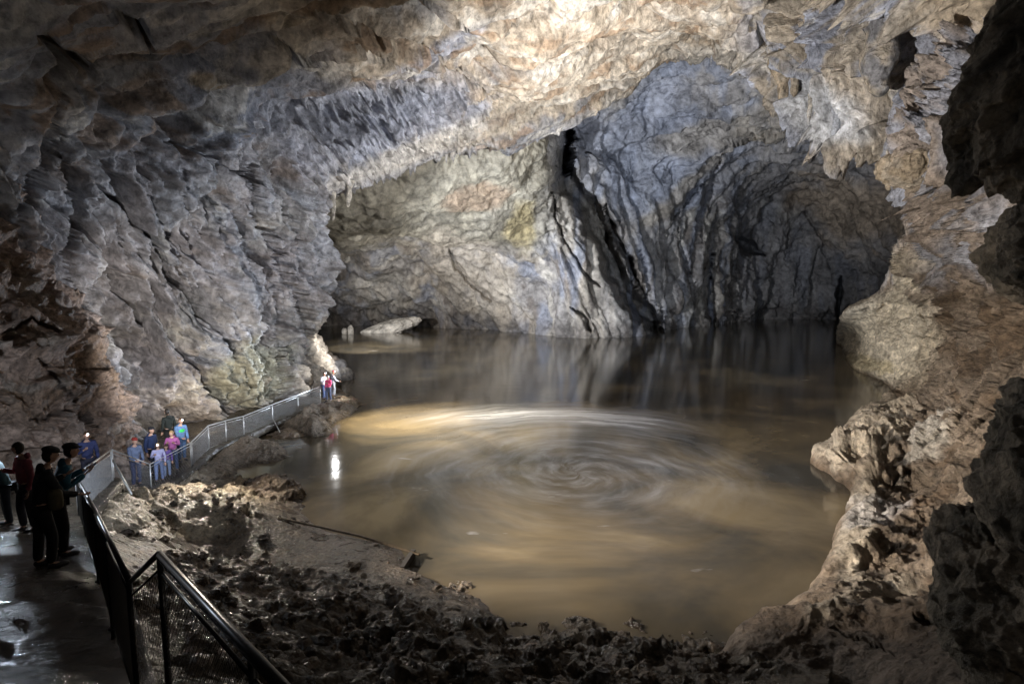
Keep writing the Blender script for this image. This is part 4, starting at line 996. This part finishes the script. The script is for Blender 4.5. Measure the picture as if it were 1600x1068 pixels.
    if bag:
        b = MB().ball(J['pel'] + Vector(bag[1]) * k, (.15 * k, .10 * k, .15 * k), 18, 12, lambda u, q: Vector((math.copysign(abs(u.x) ** .55, u.x) * .15 * k, math.copysign(abs(u.y) ** .55, u.y) * .09 * k, math.copysign(abs(u.z) ** .6, u.z) * .15 * k)))
        b.tube([J['pel'] + Vector(bag[1]) * k + Vector((0, 0, .1)), J['shl'] + Vector((0, 0, .06)), J['ch'] + Vector((.1, -.1, 0))], .012, 6)
        bo = b.build('bag', cloth('bag_cloth', bag[0])); bo.location = o.location; bo.rotation_euler = o.rotation_euler
        tag(bo, 'olive brown shoulder bag hanging at the side of the nearest visitor', 'bag')
    return o
M_lit, _nt, _b = newmat('torch_lens'); _b.inputs['Base Color'].default_value = (1, 1, 1, 1); _b.inputs['Emission Color'].default_value = (.85, .92, 1, 1); _b.inputs['Emission Strength'].default_value = 25
def on_path(px, y, xoff=0.0):
    z = float(np.interp(y, PA[:, 1], PA[:, 4])); return (float((px - 800) / FOC * (y * cT - (z - H) * sT)) + xoff, y, z + .01)
rail = ((.22, .16, 1.12), (.16, .38, 1.04)); up_ = ((.26, .05, 1.15), (.14, .30, 1.30)); dn = ((.25, -.02, 1.13), (.25, .05, .86))
NEARG = 'visitors standing on the near path'; GRP = 'visitors gathered on the lower path'
person('man in a long black coat and flat dark cap at the near railing', on_path(72, 8.2), -42, 1.80, (.012, .014, .018), (.010, .010, .012), hat=(.012, .012, .014), pose={'lean': .10, 'arm_r': rail, 'arm_l': up_, 'stride': .06, 'nod': .2}, bag=((.10, .085, .05), (.22, .14, .12)))
person('man in a dark teal jacket and black cap beside the man in black', on_path(97, 8.9), -50, 1.80, (.02, .10, .16), (.012, .012, .016), hat=(.012, .012, .014), pose={'lean': .16, 'arm_r': up_, 'arm_l': up_, 'stride': .03})
person('dark-haired visitor in a red patterned shirt behind the man in black', on_path(46, 10.8), 150, 1.78, (.22, .05, .07), (.02, .02, .03), pose={'arm_r': up_, 'arm_l': dn, 'head': -50})
person('visitor in a dark teal coat leaning at the far left edge', on_path(15, 11.4), 120, 1.62, (.02, .07, .085), (.012, .02, .03), pose={'lean': .2, 'arm_r': up_, 'arm_l': rail, 'nod': .3}, hat=(.02, .03, .04))
person('visitor in a navy jacket standing behind the bright mesh panel', on_path(141, 16.8), -130, 1.76, (.035, .045, .13), (.03, .03, .05), hair='brown', pose={'arm_r': up_, 'arm_l': dn}, lampon=True)
person('man with a red cap and grey-blue jacket at the left of the group', on_path(214, 19.9), -120, 1.76, (.12, .15, .24), (.03, .04, .10), hair='brown', hat=(.35, .04, .03), pose={'arm_r': rail, 'arm_l': dn})
person('tall man in a navy coat and black beret at the back of the group', on_path(239, 21.3), -100, 1.82, (.02, .035, .10), (.02, .02, .03), hat=(.01, .01, .015), pose={'arm_r': dn, 'arm_l': dn})
person('blond child in a white and lilac top in front of the group', on_path(250, 20.4), -150, 1.45, (.42, .40, .62), (.16, .21, .38), hair='blond', pose={'arm_r': up_, 'arm_l': dn}, lampon=True)
person('girl in a pink and purple top beside the green vest', on_path(272, 21.6), -160, 1.62, (.36, .10, .28), (.06, .09, .18), hair='blond', pose={'arm_r': up_, 'arm_l': up_})
person('visitor in a light blue jacket and bright green vest', on_path(285, 23.0), -120, 1.80, (.12, .22, .42), (.06, .11, .22), hair='brown', pose={'arm_r': rail, 'arm_l': dn}, vest=(.04, .55, .10), lampon=True)
person('dark coated visitor standing in shade behind the green vest', on_path(266, 24.4), 60, 1.86, (.012, .016, .014), (.012, .012, .012), pose={'arm_r': dn, 'arm_l': dn})
person('small child in a purple top and pale jeans at the open railing', on_path(262, 20.9), -140, 1.25, (.17, .10, .36), (.24, .30, .46), hair='brown', pose={'arm_r': rail, 'arm_l': dn})
person('visitor in a white jacket at the far end of the path', on_path(507, 36.0), -120, 1.74, (.75, .75, .82), (.10, .14, .28), hair='brown', pose={'arm_r': up_, 'arm_l': dn}, lampon=True)
person('visitor in a bright pink jacket at the far end of the path', on_path(514, 35.4), 160, 1.62, (.75, .08, .22), (.10, .12, .20), hair='dark', pose={'arm_r': dn, 'arm_l': up_})
person('visitor in a pale grey jacket nearest the rocks at the path end', on_path(521, 37.0), -60, 1.68, (.45, .48, .58), (.35, .38, .42), hair='blond', hat=(.6, .1, .15), pose={'arm_r': rail, 'arm_l': dn}, lampon=True)

# ------------------------------------------------------------------ 9. loose rocks, timber, small things
RC = (np.array([.16, .12, .09]), np.array([.34, .27, .20]))
def rock(label, px, py, d, r, sd, mat=M_bank, colr=RC, res=200, rz=0, dz=0, cat='boulder', name='boulder', tilt=0, amp=.2, stretch=(1, 1, 1), group=None):
    o = lump(name, P(px, py, d) + np.array([0, 0, dz]), r, sd, mat, colr, res, amp, 1.5, rz, stretch, .5, tilt); return tag(o, label, cat, group)
rock('large rounded rock at the end of the rubble mound by the water', 424, 778, 20.6, (1.25, 1.0, .82), 81, rz=-20)
rock('brown rock with a dark left face on the near shoreline', 718, 945, 14.2, (.75, .6, .55), 83, colr=(np.array([.09, .07, .05]), np.array([.24, .19, .14])))
rock('dark lumpy rock standing out of the near bank centre', 905, 990, 12.6, (.5, .42, .36), 85, colr=(np.array([.05, .04, .03]), np.array([.12, .1, .08])))
rock('pale tan rock sloping into the water at the far left shore', 606, 514, 92, (5.0, 2.6, 1.3), 87, M_far, (PAL * 1.1, PAL * 1.25), 160, rz=8, tilt=-15, stretch=(.6, 1, 1), amp=.2)
rock('brown pier rock with a pale ridge at the end of the path', 535, 650, 36.5, (1.7, 2.0, 1.25), 89, M_near, (np.array([.22, .16, .1]), np.array([.42, .34, .24])), 200, tilt=12)
rock('low angular rock under the path edge beside the pier rock', 452, 690, 29.5, (1.3, 1.0, .7), 91, colr=RC)
rock('flat dark stone half sunk in the mud below the mound', 480, 880, 15.6, (.8, .6, .28), 93, colr=(np.array([.07, .055, .04]), np.array([.2, .16, .12])))
rock('lit yellowish rock at the foot of the rubble mound', 300, 822, 16.6, (.8, .6, .35), 95, colr=(np.array([.28, .22, .12]), np.array([.42, .34, .2])))
rock('small white stone in shallow water, nearer the left wall', 538, 518, 88, (.45, .4, .55), 97, M_far, (PAL, PAL * 1.2), 40, cat='stone', name='stone')
rock('taller white stone in shallow water beside the pale tan rock', 548, 517, 88, (.5, .45, .95), 98, M_far, (PAL, PAL * 1.2), 40, cat='stone', name='stone')
M_red = flat_mat('red_plastic', (.55, .06, .03), .5)
o = thing('float', 'small red float at the waterline below the cracked buttress', 'float', P(905, 524, 84)); 
MB().tube([(-.6, 0, .1), (-.45, 0, .1), (.45, 0, .1), (.6, 0, .1)], [.1, .3, .3, .1], 12).build('body', M_red, o); MB().tube([(.6, 0, .1), (1.0, 0, .0)], .04, 6).build('rope', M_wire, o)
pl = MB()
pts = [Pz(362, 796, 0.75), Pz(450, 812, 0.35), Pz(560, 836, 0.16), Pz(655, 866, 0.2)]
pl.tube([tuple(q) for q in pts], [.035, .04, .04, .035], 8); tag(pl.build('pipe', M_wood), 'long thin dark pipe lying along the muddy shoreline', 'pipe')
a = Pz(628, 890, .12); b_ = Pz(646, 862, .12)
tag(MB().box(a, b_, .13, .2).build('timber', flat_mat('wet_timber', (.03, .024, .018), .5, 0, .4, 8, .5), smooth_=False), 'short dark squared timber standing at the shore corner', 'timber')
# sprawling cable down the bank is left to the mud; stalactites hang from the vault
rs2 = random.Random(5)
M_drip = rock_mat('dripstone', 3.0, 0.7, 0.7)
def stalactite(label, px, y0, y1, wpx, d, c1, c2, group=None, lumps=1):
    top = P(px, y0, d); bot = P(px, y1, d); L_ = top[2] - bot[2]; r0 = wpx / FOC * d; sd = rs2.randint(1, 400)
    nv, nu = 46, 30
    t = np.linspace(0, 1, nv); th = np.linspace(0, 2 * math.pi, nu, endpoint=False)
    prof = np.where(t < .88, (1 - t * .62) * (0.92 + .16 * np.sin(t * 9 + sd)), (1 - .55) * np.sqrt(np.clip((1 - t) / .12, 0, 1)))
    T_, A_ = np.meshgrid(t, th, indexing='ij'); Rr = r0 * prof[:, None] * np.ones_like(A_)
    p = np.stack([np.cos(A_) * Rr, np.sin(A_) * Rr, -T_ * (L_ + .8) + .8], -1).reshape(-1, 3)
    nn = np.stack([np.cos(A_), np.sin(A_), 0 * A_], -1).reshape(-1, 3)
    h = ridged(p * np.array([1, 1, .2]) / r0 * .9 + sd, 3, seed=sd) * .16 + fbm(p / r0 * .7 + sd, 3, seed=sd + 2) * .3
    p = p + nn * (h * Rr.reshape(-1))[:, None]; p[:, 0] += np.sin(T_.reshape(-1) * 3 + sd) * r0 * .25
    m_ = smooth(-.2, .3, fbm(p * .9 + sd, 3, seed=sd + 4)); col = c1 * (1 - m_[:, None]) + c2 * m_[:, None]
    o = grid_mesh('stalactite', p.reshape(nv, nu, 3)[::-1], M_drip, col.reshape(nv, nu, 3)[::-1], wrap=True); o.location = top
    return tag(o, label, 'stalactite', group)
BL = PAL * np.array([.8, .9, 1.12])
stalactite('tan finger of dripstone hanging left of the arch drapery', 1222, 92, 168, 17, 45, OCH * 1.1, TAN)
stalactite('short tan dripstone stub just right of the long tan finger', 1240, 100, 152, 13, 44.5, TAN, OCH)
stalactite('big fluted grey bulb of dripstone hanging on the curtain', 1383, 62, 152, 34, 35.5, GRY * .8, TAN)
stalactite('bluish white dripstone tongue, longest of the pale fringe', 1306, 185, 226, 11, 40.5, BL, BL * .9)
stalactite('pale blunt dripstone beside the longest bluish tongue', 1288, 175, 219, 13, 41, BL, PAL)
stalactite('cream dripstone knob low on the right end of the fringe', 1392, 225, 246, 12, 38, TAN, PAL)
stalactite('white slanting dripstone rod above the left chamber', 520, 300, 345, 6, 41, PAL, PAL * 1.1)
stalactite('stubby pale dripstone right of the slanting rod', 545, 300, 324, 7, 41.5, PAL, PAL * .9)
stalactite('ribbed ochre dripstone under the mushroom ledge of the column', 1392, 270, 298, 11, 40.5, OCH * 1.1, TAN)
stalactite('whitish dripstone lobe lowest under the mushroom ledge', 1408, 280, 308, 9, 40.3, PAL, TAN)
for px, y0, y1, w_, d in [(1266,165,196,8,41.5),(1277,172,208,9,41.3),(1318,195,222,8,40.3),(1330,196,232,8,40),(1343,198,226,9,39.5),(1357,205,236,8,39),(1370,212,240,8,38.6),(1298,190,222,7,41),(1112,86,104,3,54),(1128,88,108,3.5,54),(1143,90,112,3,53),(1150,92,106,3,53),(1166,98,118,3.5,51),(1178,100,124,4,50),(1195,110,140,6,48),(1207,118,150,6,47)]:
    stalactite('small pale icicle-shaped dripstone in the fringe along the arch edge', px, y0, y1, w_ * .6, d + .6, BL, PAL, 'small stalactites along the arch edge')
# spots near the visitors; no torch is modelled for them
lamp('SPOT', (-7.2, 10.0, 4.5), 800, COOL, 0.05, (-10.4, 14.3, 3.0), 34, 0.9, 'visitor_spot')  # stands for a visitor's torch on the mesh panel
lamp('SPOT', (-11.0, 17.4, 2.6), 280, COOL, 0.06, (-13.0, 21.0, 1.6), 80, 0.9, 'visitor_spot')  # added to brighten the group on the lower path
lamp('SPOT', (-9.6, 36.4, 2.2), 500, NEUT, 0.1, (-11.6, 36.2, 1.4), 90, 0.9, 'visitor_spot')  # turned on the visitors at the path end
